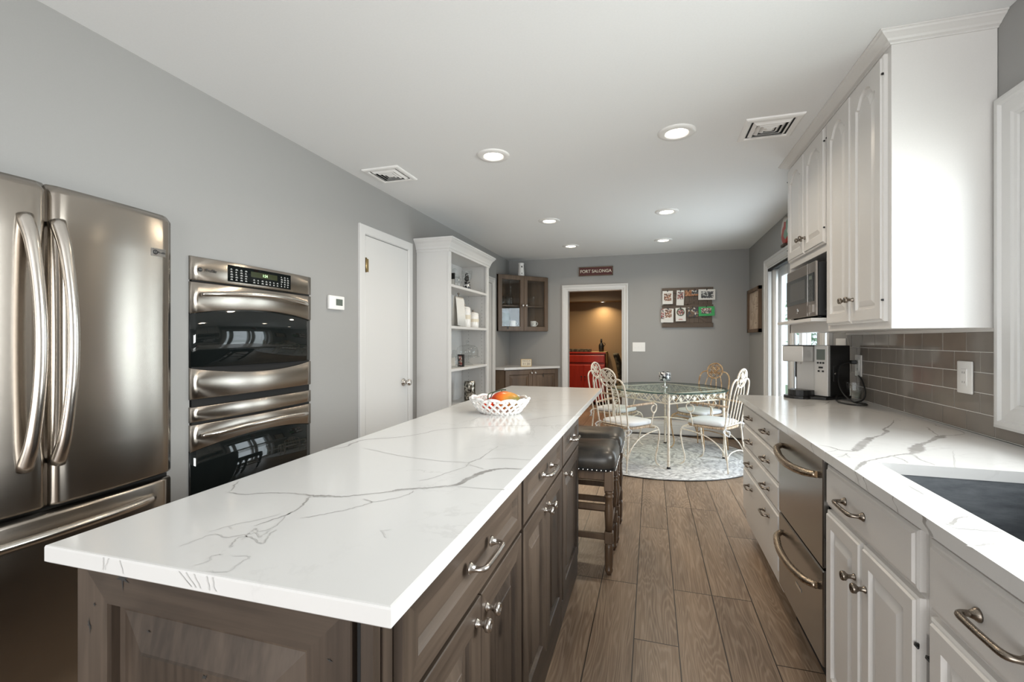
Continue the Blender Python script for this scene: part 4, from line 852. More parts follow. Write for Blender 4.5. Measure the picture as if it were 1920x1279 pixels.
# finished end panel facing the camera
t = thing('island_end_panel', 'raised stained wood end panel of the island with dark knots', 'panel', ((IC+IW)/2,IY0,0))
frN = frame((0,.588,0),(1,0,0),(0,-1,0))
mb = MB(); panel(mb, frN, IW-.002, IC-.034, .105, .884, ALDER[:4]+[('i',.003,.016),('i',.006,.004),('i',.018,.003),('i',.075,.016),('i',.078,.019)], .078, 0, (0,1,0)); build('raised_panel', mb, 'alder_z alder_x', t)
mb = MB(); mb.box(IC-.022,IC+.002,.570,.588,0,.884,0,.002); build('corner_post', mb, 'alder_z', t)
mb = MB(); mb.box(IC-.032,IC-.024,.578,.588,0,.884); build('shadow_gap', mb, 'gap', t)
mb = MB(); mb.box(IW-.003,IC-.002,.560,.588,0,.10,0,.003); build('base_moulding', mb, 'alder_x', t)
mb = MB(); random.seed(5)
for x, z, a, r in ((-.885,.857,1.4,.011),(-.968,.76,2.2,.006),(-.955,.80,1.0,.004),(-.84,.765,.8,.004),(-.70,.722,.9,.006),(-.62,.716,.9,.005),(-.455,.80,.7,.004)):
    ins = min(x-(IW-.002+.078), (IC-.034-.078)-x, .884-.078-z)       # distance inside the panel opening
    yy = .588-(.0214 if ins < 0 else .004 if ins < .018 else .003+.013*min(1,(ins-.018)/.057)+.0012 if ins < .078 else .0194)
    for q in range(3):
        th_ = random.uniform(-.6,.6)+(0 if q == 0 else q*1.3); L = r*random.uniform(.9,1.6); mb.face([(x-math.cos(th_)*L,yy-.0004,z-math.sin(th_)*L*a),(x+math.sin(th_)*r*.22,yy-.0006,z-math.cos(th_)*r*.3),(x+math.cos(th_)*L,yy-.0006,z+math.sin(th_)*L*a),(x-math.sin(th_)*r*.22,yy-.0006,z+math.cos(th_)*r*.3)])
build('knots', mb, 'darkink', t, fix=False)
TF = None
# island quartz top
mb = MB()
P = [(-.334,.537),(-.352,3.423),(-1.052,3.412),(-1.017,.523)]
cx, cy = -.69, 1.97
def ring(d, z): return [(x+(d if x < cx else -d), y+(d if y < cy else -d), z) for x, y in P]
mb.rings([ring(.003,.884), ring(0,.887), ring(0,.911), ring(.0012,.9142), ring(.004,.915)], 0, False)
VI = [[.95,(240,487,3),(300,497,4),(400,492,4),(500,492,4),(595,500,7),(625,505,16),(680,505,14),(740,508,7),(830,500,6),(950,487,7),(1000,478,15),(1060,473,11),(1130,468,9),(1200,462,14),(1270,452,18),(1320,425,20),(1370,402,24),(1420,388,18),(1480,381,10),(1560,384,7)],
 [.9,(605,505,9),(570,545,5),(520,580,4),(440,610,2),(350,640,2)], [.75,(560,605,3),(650,590,4),(750,570,5),(830,550,6),(880,533,7),(840,518,3)], [.7,(880,533,4),(960,520,3),(1040,500,3),(1070,480,3)],
 [.7,(240,487,3),(262,462,5),(282,436,4)], [.75,(1095,437,2),(1170,420,3),(1220,400,4),(1300,375,3),(1320,355,6),(1370,335,6),(1400,315,3),(1450,280,2)], [.6,(1310,362,3),(1350,372,3),(1385,382,2)],
 [.7,(660,297,3),(760,284,4),(795,268,9),(860,250,5),(1000,240,5),(1100,225,5),(1200,205,4),(1350,195,3),(1500,188,3),(1750,188,2)], [.4,(850,290),(1000,322),(1180,345),(1320,355)], [.45,(1390,337),(1480,335),(1600,343)],
 [.5,(1270,462),(1400,472),(1500,476)], [.6,(1560,168),(1640,155),(1720,145),(1830,141)], [.5,(1560,88),(1640,78),(1700,74),(1790,70)], [.5,(1330,165,4),(1370,146,3)],
 [.45,(10,735),(100,700),(170,678),(230,690),(300,680),(380,665),(450,640),(500,590),(540,570)], [.5,(245,738,5),(255,715,5),(290,690,3),(340,690),(390,718),(420,680),(455,655)], [.4,(150,665),(240,640),(290,627),(370,612),(470,585)], [.35,(250,655,3),(246,640,3)],
 [.4,(300,700),(330,675),(360,650),(375,690),(430,650)], [.35,(90,815),(150,798),(165,775),(215,765)], [.35,(150,840),(230,845),(290,805),(335,775),(260,775)], [.3,(920,660),(970,655)], [.3,(925,662),(945,690)]]
veins(mb, VI, .915, 330, 720, .41667)
for xx, sl_ in ((-.872,.35),(-.858,-.5),(-.838,.6),(-.712,.9),(-.697,.8),(-.678,.7),(-.655,.5),(-.64,.55)):
    pr = []; uvl = mb.bm.loops.layers.uv.verify(); ye = .523+.014*(xx+1.017)/.683-.0004; xw_ = xx
    for i in range(7):
        z = .912-i*.0034; xw_ += sl_*.0034+random.uniform(-.0022,.0022); pr.append([(xw_-.0016,ye,z),(xw_,ye,z),(xw_+.0016,ye,z)])
    for a, b_ in zip(pr, pr[1:]):
        for j in (0,1):
            f = mb.bm.faces.new([mb.bm.verts.new(q) for q in (a[j],a[j+1],b_[j+1],b_[j])]); f.material_index = 1
            for lp, vv in zip(f.loops, (j,1-j,1-j,j)): lp[uvl].uv = (.40, vv)
build('island_countertop', mb, 'quartz vein', label='long white quartz island top with grey veins', cat='countertop')

# fruit basket
bc = Vector((-.715,2.125,.915)); ba = math.radians(-8)
def oval(a, f, z, r=1.0): 
    x, y = .148*f*math.cos(a), .118*f*math.sin(a); return bc+Vector((x*math.cos(ba)-y*math.sin(ba), x*math.sin(ba)+y*math.cos(ba), z))
t = thing('woven_basket', 'white woven ceramic fruit basket on the island', 'basket', bc)
mb = MB(); mb.rings([[oval(2*PI*i/36, .64, z) for i in range(36)] for z in (.0005,.006)], 0, False); build('base', mb, 'ceramic', t)
mb = MB(); N_ = 22
for s in (1,-1):
    for i in range(N_):
        a0 = 2*PI*i/N_; mb.tube([oval(a0+s*q*.52, .64+.36*q**.8+.012*math.sin(q*PI*3+(0 if s > 0 else PI)), .004+.062*q) for q in [k/6 for k in range(7)]], .0068, 6, smooth=2, flat=.8)
build('woven_sides', mb, 'ceramic', t)
mb = MB(); n = 132; mb.tube([oval(2*PI*i/n, 1.0+.02*math.cos(i/n*22*2*PI), .066+.009*abs(math.sin(i/n*11*PI*1.0))) for i in range(n)], .0075, 8, closed=True); build('scalloped_rim', mb, 'ceramic', t)
mg = bc+Vector((.030,.012,.058)); t = thing('mango', 'orange-red mango with green end in the white basket', 'mango', mg)
mb = MB(); Rm = Matrix.Rotation(math.radians(12),4,'Z') @ Matrix.Rotation(math.radians(8),4,'Y')
mb.sphere(mg, (.076,.050,.047), 0, 28, Rm); build('fruit', mb, 'mango', t)
for v in t.children[0].data.vertices: v.co.z += .10*v.co.x*abs(v.co.x)/.076*.6
mb = MB(); mb.cyl(mg+Vector((-.020,-.004,.044)), mg+Vector((-.021,-.004,.054)), .003, 8); build('stem', mb, 'vine', t)
for q, (dx, dy, r, lab) in enumerate(((-.052,-.022,.030,'red tomato leaning against the mango toward the front of the basket'),(-.058,.040,.029,'red tomato tucked behind in the basket beside the mango'))):
    c = bc+Vector((dx,dy,.042)); t = thing('tomato', lab, 'tomato', c, 'vine tomatoes in the basket'); mb = MB(); mb.sphere(c, (r,r,r*.86), 0, 22); build('fruit', mb, 'tomato', t)
    mb = MB()
    for k in range(5): a = k*2*PI/5; mb.face([c+Vector((.003*math.cos(a-1),.003*math.sin(a-1),r*.86)), c+Vector((.016*math.cos(a),.016*math.sin(a),r*.86+.002)), c+Vector((.003*math.cos(a+1),.003*math.sin(a+1),r*.87))])
    build('calyx', mb, 'vine', t, fix=False)
mb = MB(); mb.tube([bc+Vector(q) for q in ((-.052,-.020,.068),(-.056,0,.090),(-.030,.015,.100),(.005,.02,.111),(.030,.012,.112))], .0028, 6, smooth=4); mb.tube([bc+Vector(q) for q in ((-.058,.038,.068),(-.045,.03,.092),(-.02,.018,.103))], .0022, 6, smooth=3)
build('tomato_vine', mb, 'vine', label='dark green tomato vine lying across the mango', cat='vine')

# ================================================================== BAR STOOLS
def stool(name, lab, loc):
    t = thing(name, lab, 'bar stool', (0,0,0), 'leather bar stools at the island')
    W, Dp, H = .43, .36, .565
    lx, ly = W/2-.030, Dp/2-.028
    for sx in (-1,1):
        for sy_ in (-1,1):
            x, y = sx*lx, sy_*ly; mb = MB()
            mb.box(x-.024,x+.024,y-.024,y+.024,.455,H,0,.003)
            mb.lathe([(.020,.455),(.024,.448),(.024,.442),(.018,.436),(.024,.428),(.025,.422),(.019,.414),(.021,.38),(.025,.345),(.022,.30),(.0195,.24)], (x,y,0), (0,0,1), 18)
            mb.box(x-.023,x+.023,y-.023,y+.023,.170,.235,0,.004)
            mb.lathe([(.020,.172),(.0235,.150),(.022,.06),(.019,.036),(.0225,.030),(.0225,.022),(.017,.010),(.013,.0)], (x,y,0), (0,0,1), 18)
            build('leg', mb, 'stoolw', t)
    for sy_ in (-1,1): mb = MB(); mb.box(-lx,lx,sy_*ly-.011,sy_*ly+.011,H-.055,H,0,.002); build('apron', mb, 'stoolw', t)
    for sx in (-1,1): mb = MB(); mb.box(sx*lx-.011,sx*lx+.011,-ly,ly,H-.055,H,0,.002); build('apron', mb, 'stoolw', t)
    for a, b_, z in (((-lx,-ly),(lx,-ly),.202),((-lx,ly),(lx,ly),.30),((-lx,-ly),(-lx,ly),.26),((lx,-ly),(lx,ly),.25),((-lx,-ly),(lx,-ly),.36)):
        mb = MB(); v = Vector((b_[0]-a[0],b_[1]-a[1],0)); h = .012
        mb.box(min(a[0],b_[0])-(h if v.x == 0 else 0), max(a[0],b_[0])+(h if v.x == 0 else 0), min(a[1],b_[1])-(h if v.y == 0 else 0), max(a[1],b_[1])+(h if v.y == 0 else 0), z-.016, z+.016, 0, .004); build('stretcher', mb, 'stoolw', t)
    mb = MB(); nx, ny = 18, 14; R = []
    def sup(a, q): 
        c, s = math.cos(a), math.sin(a); return (abs(c)**.28*(1 if c > 0 else -1)*(W/2+q), abs(s)**.28*(1 if s > 0 else -1)*(Dp/2+q))
    prof = [(.560,-.004),(.575,.004),(.600,.010),(.625,.010),(.645,.002),(.660,-.018),(.669,-.05),(.673,-.10),(.674,-.16)]
    for z, q in prof: R.append([(*sup(2*PI*i/48, q), z + .020*max(0,(z-.6)/.07)*((sup(2*PI*i/48,q)[0]/(W/2))**2)) for i in range(48)])
    mb.rings(R, 0, True); build('leather_seat', mb, 'leather', t)
    mb = MB(); mb.rings([[(*sup(2*PI*i/48, q), z) for i in range(48)] for z, q in ((.560,-.002),(.560,.004),(.577,.0065),(.577,.0))], 0, False); build('nail_strip', mb, 'black', t)
    mb = MB(); n = 0
    for sgn in (-1,1):
        for i in range(17): mb.sphere((-W/2+.02+i*(W-.04)/16, sgn*(Dp/2+.006), .568), (.0055,.003,.0055), 0, 8)
        for i in range(14): mb.sphere((sgn*(W/2+.006), -Dp/2+.02+i*(Dp-.04)/13, .568), (.003,.0055,.0055), 0, 8)
    build('nailheads', mb, 'chrome', t, kind='stuff')
    t.location = loc; return t
s1 = stool('bar_stool', 'dark leather bar stool with nailheads against the end of the island cabinets', (-.405,2.672,0))
dup(s1, (-.398,3.085,0), 0, 'dark leather bar stool nearer the dining table, half hidden behind the other stool')

# ================================================================== RIGHT RUN OF CABINETS
TF = TR
RX = .578                                           # cabinet box face; doors project to .557
frW = frame((RX,0,0),(0,1,0),(-1,0,0))
def unit(name, lab, y0, y1, group='white base cabinets under the sink counter'):
    t = thing(name, lab, 'cabinet', ((RX+1.18)/2,(y0+y1)/2,0), group)
    mb = MB()
    if name != 'drawer_cabinet':
        for q in ((RX,RX+.02,y0,y1,.11,.884),(RX,1.165,y1-.018,y1,.11,.884 if y1 > 1.5 else .63),(RX,1.165,y0,y0+.018,.11,.63),(RX,1.165,y0,y1,.11,.13)): mb.box(*q)
    else: mb.box(RX,1.165,y0,y1,.11,.884,0)
    build('carcass', mb, 'cab', t); mb = MB(); mb.box(RX+.07,1.165,y0,y1,0,.11); build('toe_kick', mb, 'gap', t); return t
t = unit('drawer_cabinet', 'white cabinet of four stacked drawers at the dining end of the counter', 2.372, 3.262)
for z0, z1, zp in ((.742,.868,.806),(.604,.737,.665),(.468,.599,.527),(.185,.463,.392)):
    mb = MB(); panel(mb, frW, 2.377, 3.256, z0, z1, WSLAB); d = build('drawer', mb, 'cab cab cab', t)
    for s in (2.60,3.01): pull('drawer_pull', frW, s, zp, .021, .088, 'pewter', d, .0052, .030)
t = unit('base_cabinet', 'white base cabinet beside the dishwasher, drawer over two doors', 1.215, 1.785)
mb = MB(); panel(mb, frW, 1.224, 1.778, .718, .855, WSLAB); d = build('drawer', mb, 'cab cab cab', t); pull('drawer_pull', frW, 1.545, .786, .021, .125, 'pewter', d, .0058)
for s0, s1_, ks in ((1.509,1.778,1.540),(1.224,1.504,1.470)):
    mb = MB(); panel(mb, frW, s0, s1_, .118, .704, WHITE, .05); d = build('door', mb, 'cab cab cab', t); knob('knob', frW, ks, .592, .021, 'pewter', d, .0135); hinge(frW, s0 if s0 < 1.4 else s1_, .60, .017, d)
t = unit('sink_cabinet', 'white sink base cabinet closest to the camera', .30, 1.213)
mb = MB(); panel(mb, frW, .76, 1.180, .705, .855, WSLAB); d = build('drawer', mb, 'cab cab cab', t); pull('drawer_pull', frW, .955, .785, .021, .125, 'pewter', d, .0062)
mb = MB(); panel(mb, frW, .315, .745, .705, .855, WSLAB); d = build('drawer', mb, 'cab cab cab', t)
for s0, s1_ in ((.76,1.180),(.315,.745)): mb = MB(); panel(mb, frW, s0, s1_, .118, .690, WHITE, .05); d = build('door', mb, 'cab cab cab', t); hinge(frW, s1_, .60, .017, d)
# dishwasher
t = thing('drawer_dishwasher', 'stainless two-drawer dishwasher with bronze curved handles', 'dishwasher', ((RX+1.1)/2,2.075,0))
mb = MB(); mb.box(RX+.002,1.14,1.790,2.368,.11,.880); mb.box(RX+.05,1.14,1.79,2.368,0,.11); build('tub', mb, 'gap', t)
for z0, z1, zh, ms in ((.492,.873,.800,'steeld'),(.155,.484,.410,'steeld')):
    mb = MB(); mb.box(.556,RX,1.796,2.362,z0,z1,0,.004); d = build('drawer_front', mb, ms, t)
    mb = MB(); P, R = [], []
    for i in range(15):
        q = i/14; b_ = math.sin(PI*q)**.45; P.append((.556-.004-.046*b_, 1.845+(2.312-1.845)*q, zh-.016*math.sin(PI*q))); R.append(.012+.003*min(1,b_))
    mb.tube(P, R, 12, smooth=3); build('handle', mb, 'bronze', d)
mb = MB(); mb.box(.5535,.556,2.03,2.10,.285,.297,0,.001); build('nameplate', mb, 'chrome', d)
# sink countertop with cut-out
mb = MB(); xs = [.531,.634,1.04,1.183]; ys = [-.9,.82,1.592,3.285]
slab(mb, xs, ys, .884, .915, {(1,1)})
TF_ = TF; inv = TF.inverted()
VR = [[.85,(240,455,4),(330,472,5),(430,500,7),(520,505,10),(548,495,34),(585,462,40),(620,430,34),(660,402,30),(690,394,12),(750,378,8),(785,358,14),(795,340,22),(775,325,9),(830,297,6),(860,250,3)],
 [.55,(285,513,4),(360,507,4),(410,490,3)], [.6,(385,557,4),(440,545,5),(475,525,4),(465,535,3),(505,560,4)], [.85,(1440,368,5),(1330,378,7),(1262,378,14),(1235,392,38),(1200,402,22),(1140,430,14),(1085,448,20),(1050,470,44),(1035,500,56),(1010,526,20),(930,533,8),(870,541,9),(800,553,10),(730,568,8),(650,585,8),(605,605,22),(560,640,14),(540,668,6)],
 [.7,(1230,385,6),(1170,345,5),(1120,310,9)], [.6,(1440,366,4),(1390,338,5),(1290,318,4),(1210,300,6),(1190,288,4)], [.5,(1020,535,8),(1060,570,5),(1140,600,4),(1200,625,3)], [.5,(860,552,4),(940,580,5),(970,605,6)],
 [.5,(0,150,3),(100,140,4),(200,130,4),(270,130,4),(310,115,6),(330,95,4)], [.5,(280,158,3),(420,152,3),(600,158,3),(630,145,5)], [.5,(610,163,3),(700,185,3),(770,203,3)], [.3,(820,315,3),(950,330,4),(1130,380,3)], [.3,(1340,500,2),(1350,560,2),(1360,640,2)],
 [.7,(1300,1108,22),(1335,1090,16),(1390,1055,8),(1490,1042,4)], [.6,(1330,1135,4),(1500,1148,5),(1680,1162,5),(1760,1172,3)], [.7,(1480,1290,20),(1600,1270,9),(1700,1262,5)], [.35,(980,790,3),(1100,860,3)]]
n0 = len(mb.bm.verts); veins(mb, VR, .915, 1480, 730, .22917)
mb.bm.verts.ensure_lookup_table()
for v in list(mb.bm.verts)[n0:]: v.co = inv @ v.co
uvl = mb.bm.loops.layers.uv.verify()
for y0_, st, wd in ((2.13,.7,.004),(1.83,.8,.006),(1.41,.8,.006),(1.26,.8,.005),(1.135,.9,.018),(1.46,.5,.01)):
    pr = []
    for i in range(8): z = .9145-i*.0042; o_ = -.030*(i/7)**1.5+.004*math.sin(i*1.3+y0_*9); pr.append([(.5306,y0_+o_-wd*.5,z),(.5306,y0_+o_,z),(.5306,y0_+o_+wd*.5,z)])
    for a, b_ in zip(pr, pr[1:]):
        for j in (0,1):
            f = mb.bm.faces.new([mb.bm.verts.new(q) for q in (a[j],a[j+1],b_[j+1],b_[j])]); f.material_index = 1
            for lp, vv in zip(f.loops, (j,1-j,1-j,j)): lp[uvl].uv = (st, vv)
build('sink_countertop', mb, 'quartz vein', label='white quartz counter with grey veins around the sink cut-out', cat='countertop')
t = thing('sink', 'grey composite undermount sink set in the counter', 'sink', (.84,1.2,.68))
mb = MB()
for b_ in ((.612,.632,.80,1.614,.66,.8835),(1.042,1.062,.80,1.614,.66,.8835),(.632,1.042,1.594,1.614,.66,.8835),(.632,1.042,.80,.82,.66,.8835),(.612,1.062,.80,1.614,.645,.66)): mb.box(*b_)
build('basin', mb, 'sinkm', t); mb = MB(); mb.lathe([(.045,0),(.045,.003),(.03,.004),(.001,.002)], (.84,1.2,.660), (0,0,1), 24); build('drain', mb, 'nickel', t)
TF = None

# tile backsplash
t = thing('tile_backsplash', 'taupe glass subway tile backsplash behind the sink counter', 'backsplash', (XR,2.2,.916))
mb = MB(); mb.box(XR-.006,XR-.0005,-.6,3.395,.9165,.962); mb.box(XR-.006,XR-.0005,2.078,3.395,.962,1.3075); build('grout', mb, 'grout', t)
mb = MB(); random.seed(4)
for r in range(5):
    z0 = .9195+r*.0775; z1 = z0+.0743
    off = 2.246 if r in (0,2,4) else 2.323
    for k in range(-20, 9):
        a, b_ = off+k*.1545+.0016, off+(k+1)*.1545-.0016
        a = max(a, 2.079 if r > 0 else -.6); b_ = min(b_, 3.393)
        zt = z1
        if r == 0 and b_ <= 2.078: zt = .961
        if r == 0 and a < 2.078 < b_: zt = z1 if False else .961
        if b_-a < .012: continue
        tl = Matrix.Translation((XR-.0045,(a+b_)/2,(z0+zt)/2)) @ Matrix.Rotation(random.uniform(-.004,.004),4,'Z') @ Matrix.Rotation(random.uniform(-.003,.003),4,'Y')
        mb.box(-.0035,.003,-(b_-a)/2,(b_-a)/2,-(zt-z0)/2,(zt-z0)/2,0,.0012,tl)
build('tiles', mb, 'tile', t, kind='stuff')
mb = MB(); mb.box(XR-.014,XR-.0005,2.078,3.395,1.305,1.318); build('trim_strip', mb, 'cab', t)
def outlet(y, z, lab, gfci=True):
    t = thing('wall_outlet', lab, 'outlet', (XR-.011,y,z), 'outlets on the tile backsplash'); fr = frame((XR-.008,y,z),(0,1,0),(-1,0,0))
    mb = MB(); mb.box(XR-.015,XR-.0083,y-.046,y+.046,z-.064,z+.064,0,.004,None,2); build('plate', mb, 'white', t)
    mb = MB(); mb.box(XR-.018,XR-.0145,y-.0175,y+.0175,z-.034,z+.034,0,.001); build('receptacle', mb, 'white', t)
    mb = MB()
    for s in (-.019,.019):
        for q in (-.006,.006): mb.box(XR-.0184,XR-.0178,y+q-.0009,y+q+.0009,z+s-.004,z+s+.004)
    build('slots', mb, 'gap', t)
outlet(2.247,1.126,'white wall outlet on the tiles between wall cabinet and sink window'); outlet(3.215,1.119,'white wall outlet on the tiles with the coffee maker cord plugged in')

# ================================================================== UPPER CABINETS
UX, UY0, UYM, UY1, UZ0, UZ1 = .878, 2.088, 2.722, 3.418, 1.318, 2.412
frU = frame((UX,0,0),(0,1,0),(-1,0,0))
t = thing('wall_cabinet', 'tall white wall cabinet with two arched panel doors', 'cabinet', (1.04,2.4,UZ0))
mb = MB(); mb.box(UX,XR-.001,UY0,UYM,UZ0,UZ1,0,.0015); build('carcass', mb, 'cab', t)
for s0, s1_, ks, hs in ((2.115,2.407,2.376,2.115),(2.412,2.704,2.443,2.704)):
    mb = MB(); panel(mb, frU, s0, s1_, 1.347, 2.385, WHITE, .055, .055); d = build('door', mb, 'cab cab cab', t); knob('knob', frU, ks, 1.452, .021, 'pewter', d, .0135)
    for z in (1.43,2.31): hinge(frU, hs, z, .017, d)
t = thing('microwave_cabinet', 'white wall cabinet with arched doors above the microwave niche', 'cabinet', (1.04,3.07,UZ0))
mb = MB(); mb.box(UX,XR-.001,UYM+.001,UY1,1.738,UZ1,0,.0015); mb.box(1.18,XR-.001,UYM+.001,UY1,UZ0,1.738); build('carcass', mb, 'cab', t)
mb = MB(); mb.box(UX,XR-.02,UY1-.02,UY1,UZ0,1.738); build('side_panel', mb, 'cab', t)
for s0, s1_, ks, hs in ((2.740,3.066,3.036,2.740),(3.071,3.398,3.102,3.398)):
    mb = MB(); panel(mb, frU, s0, s1_, 1.778, 2.385, WHITE, .055, .05); d = build('door', mb, 'cab cab cab', t); knob('knob', frU, ks, 1.868, .021, 'pewter', d, .0135)
    for z in (1.86,2.31): hinge(frU, hs, z, .017, d)
mb = MB(); mb.box(.800,XR-.02,2.735,3.40,1.371,1.389,0,.002); build('shelf', mb, 'cab', t); mb = MB(); mb.box(UX,UX+.02,UYM+.001,UY1,UZ0,1.371); mb.box(UX+.02,XR-.02,UYM+.001,UY1-.02,UZ0,UZ0+.015); build('bottom_rail', mb, 'cab', t)
mb = MB(); crown(mb, [((UX,UY1),(-1,1)), ((UX,UY0),(-1,-1)), ((XR-.001,UY0),(0,-1))], [(0,2.402),(.005,2.402),(.008,2.406),(.018,2.410),(.024,2.416),(.036,2.423),(.046,2.428),(.050,2.433),(.056,2.435),(.056,2.4395)]); build('crown_moulding', mb, 'cab', label='white crown moulding on top of the wall cabinets', cat='moulding')
# microwave
t = thing('microwave', 'stainless and black microwave on the wall cabinet shelf', 'microwave', (.95,2.99,1.389)); m0, m1, mx, mz0, mz1 = 2.742, 3.262, .822, 1.402, 1.690
mb = MB(); mb.box(mx+.012,1.16,m0+.004,m1-.004,mz0,mz1-.006,0,.003); build('body', mb, 'black', t)
for x in (.86,1.12):
    for y in (m0+.05,m1-.05): mb = MB(); mb.cyl((x,y,1.3892),(x,y,mz0+.001),.014,10); build('foot', mb, 'black', t)
mb = MB(); mb.box(mx,mx+.013,m0,m1,mz0,mz1,0,.003); build('front_panel', mb, 'micro', t)
mb = MB(); mb.box(mx-.004,mx+.001,m0+.020,m1-.006,mz0+.078,mz1-.058,0,.001); build('door_glass', mb, 'blackg', t)
mb = MB(); mb.box(mx-.0052,mx-.0035,m0+.150,m1-.085,mz0+.100,mz1-.080,0,.0005); build('window', mb, 'greyg', t)
mb = MB(); mb.box(mx-.0056,mx-.0035,m0+.112,m0+.115,mz0,mz1); build('door_seam', mb, 'nickel', t)
mb = MB(); mb.box(mx-.0056,mx-.0035,m0+.040,m0+.085,mz0+.195,mz0+.215); build('display', mb, 'lcdg', t)
mb = MB()
for i in range(4):
    for j in range(3): mb.box(mx-.005,mx-.0038,m0+.036+j*.020,m0+.048+j*.020,mz0+.090+i*.022,mz0+.100+i*.022)
build('keypad', mb, 'greyg', t, kind='stuff')
mb = MB(); mb.lathe([(.015,0),(.015,.004),(.001,.005)], (mx,m0+.300,mz0+.040), (-1,0,0), 20); build('emblem', mb, 'chrome', t)
mb = MB(); mb.box(mx-.004,mx,m0+.030,m0+.095,mz0+.018,mz0+.060,0,.001); build('open_button', mb, 'nickel', t)
# coffee maker
cm = thing('coffee_maker', 'silver and black single-cup coffee maker on the counter', 'coffee maker', (0,0,0))
mb = MB(); mb.rings([[(x,y,z) for x, y in [(.112,.165),(-.112,.165),(-.112,-.09)]+[(-.038-.078*math.cos(a),-.105-.075*math.sin(a)) for a in [i*PI/10 for i in range(11)]]+[(.112,-.075)]] for z in (.0005,.016)], 0, False); build('base_plate', mb, 'black', cm)
mb = MB(); mb.box(-.105,.108,-.030,.160,.016,.325,0,.004); mb.box(.106,.1092,.0,.13,.11,.20,0,.001); build('housing', mb, 'black', cm)
mb = MB(); mb.sphere((.1095,.015,.155),(.003,.006,.006)); build('side_button', mb, 'nickel', cm)
mb = MB(); mb.box(.026,.108,-.052,-.029,.020,.325,0,.003); build('front_panel', mb, 'silver', cm)
mb = MB(); mb.box(-.108,.024,-.150,-.029,.225,.322,0,.006,None,2); mb.cyl((-.04,-.09,.21),(-.04,-.09,.226),.012,12); build('brew_head', mb, 'silver', cm)
mb = MB(); mb.box(-.110,.026,-.152,-.028,.3225,.327,0,.002); build('lid_handle', mb, 'black', cm)
mb = MB(); mb.box(-.09,.026,-.040,-.029,.05,.225); build('splash_plate', mb, 'silver', cm)
mb = MB(); mb.rings([[(-.038-.070*math.cos(a)*f,-.060-.095*math.sin(a)*f,z) for a in [i*PI/12 for i in range(13)]] for z, f in ((.016,1),(.050,1),(.052,.95))], 0, False); build('drip_tray', mb, 'black', cm)
mb = MB()
for i in range(-4,5):
    for j in range(4): mb.lathe([(.0032,0),(.0005,.0005)], (-.038+i*.012,-.065-j*.018,.0522), (0,0,1), 6)
build('tray_holes', mb, 'nickel', cm, kind='stuff')
mb = MB(); mb.box(.042,.092,-.0545,-.0515,.238,.302,0,.001); build('display', mb, 'lcdg', cm)
for x, z, w_, h in ((.067,.192,.026,.010),(.055,.170,.012,.010),(.080,.170,.012,.010)):
    mb = MB(); mb.box(x-w_/2,x+w_/2,-.0545,-.0515,z-h/2,z+h/2,0,.001); build('button', mb, 'black', cm)
for x in (.050,.066,.082): mb = MB(); mb.lathe([(.006,0),(.006,.002)], (x,-.052,.220), (0,-1,0), 12); build('button', mb, 'black', cm)
cm.location = (.975,3.255,.915); cm.rotation_euler = (0,0,math.radians(-50))
mb = MB(); mb.box(XR-.052,XR-.021,3.205,3.235,1.128,1.152,0,.004); mb.tube([(XR-.05,3.22,1.140),(1.09,3.20,1.12),(1.065,3.16,1.04),(1.065,3.10,.97),(1.09,3.03,.925),(1.13,2.98,.921),(1.11,2.91,.921),(1.05,2.92,.921),(1.02,3.0,.921),(1.03,3.08,.922),(1.05,3.145,.93),(1.068,3.183,.945)], .0045, 8, smooth=6); mb.tube([(XR-.022,3.19,1.06),(XR-.03,3.12,1.04),(XR-.04,3.05,.98),(XR-.06,3.03,.935),(XR-.11,3.00,.923)], .0042, 8, smooth=5)
build('power_cord', mb, 'black', label='black power cord looping from the outlet to the coffee maker', cat='cord')
t = thing('glass_dish', 'clear cut glass dish standing behind the coffee maker by the tiles', 'dish', (1.138,3.12,.915)); mb = MB()
mb.lathe([(.030,.0005),(.034,.004),(.020,.015),(.025,.03),(.042,.06),(.046,.11),(.043,.11)], (1.138,3.12,.915), (0,0,1), 16, smooth=False); build('bowl', mb, 'glass', t)

# ================================================================== DINING SET
rc = Vector((.05,5.36,0)); mb = MB(); mb.lathe([(1.02,.0005),(1.025,.004),(1.015,.010),(.001,.010)], rc, (0,0,1), 96, smooth=False); rug = build('round_rug', mb, 'rug', label='round pale grey floral rug under the glass table', cat='rug')
mb = MB(); mb.tube([rc+Vector((1.022*math.cos(2*PI*i/96),1.022*math.sin(2*PI*i/96),.006)) for i in range(96)], .005, 6, closed=True); build('bound_edge', mb, 'greyg', rug)
RZ = .0135
# table
tc = Vector((.163,5.285,0)); tt = thing('glass_table', 'round glass dining table on a white wrought iron base', 'table', tc)
mb = MB(); mb.lathe([(.60,.742),(.614,.744),(.617,.748),(.614,.752),(.60,.754)], tc, (0,0,1), 96, mi=0)
for f in mb.bm.faces:
    c = f.calc_center_median()-tc; f.material_index = 1 if (c.xy.length > .606) else 0
build('tabletop', mb, 'tglass gedge', tt)
cor = [tc+Vector((.575*math.cos(a+math.radians(-90)),.575*math.sin(a+math.radians(-90)),0)) for a in (0,PI/2,PI,1.5*PI)]
U = Vector((0,0,1))
def leafpoly(mb, c, x, y, s, n):
    # lobed vine leaf, slightly cupped and with thickness
    P = [(0,-.5),(.28,-.62),(.25,-.25),(.62,-.20),(.38,.10),(.42,.45),(.12,.32),(0,.75),(-.12,.32),(-.42,.45),(-.38,.10),(-.62,-.20),(-.25,-.25),(-.28,-.62)]
    mb.rings([[c+x*(a*s)+y*(b_*s)+n*(d+.12*s*abs(a)) for a, b_ in P] for d in (.0,.003)], 0, False)
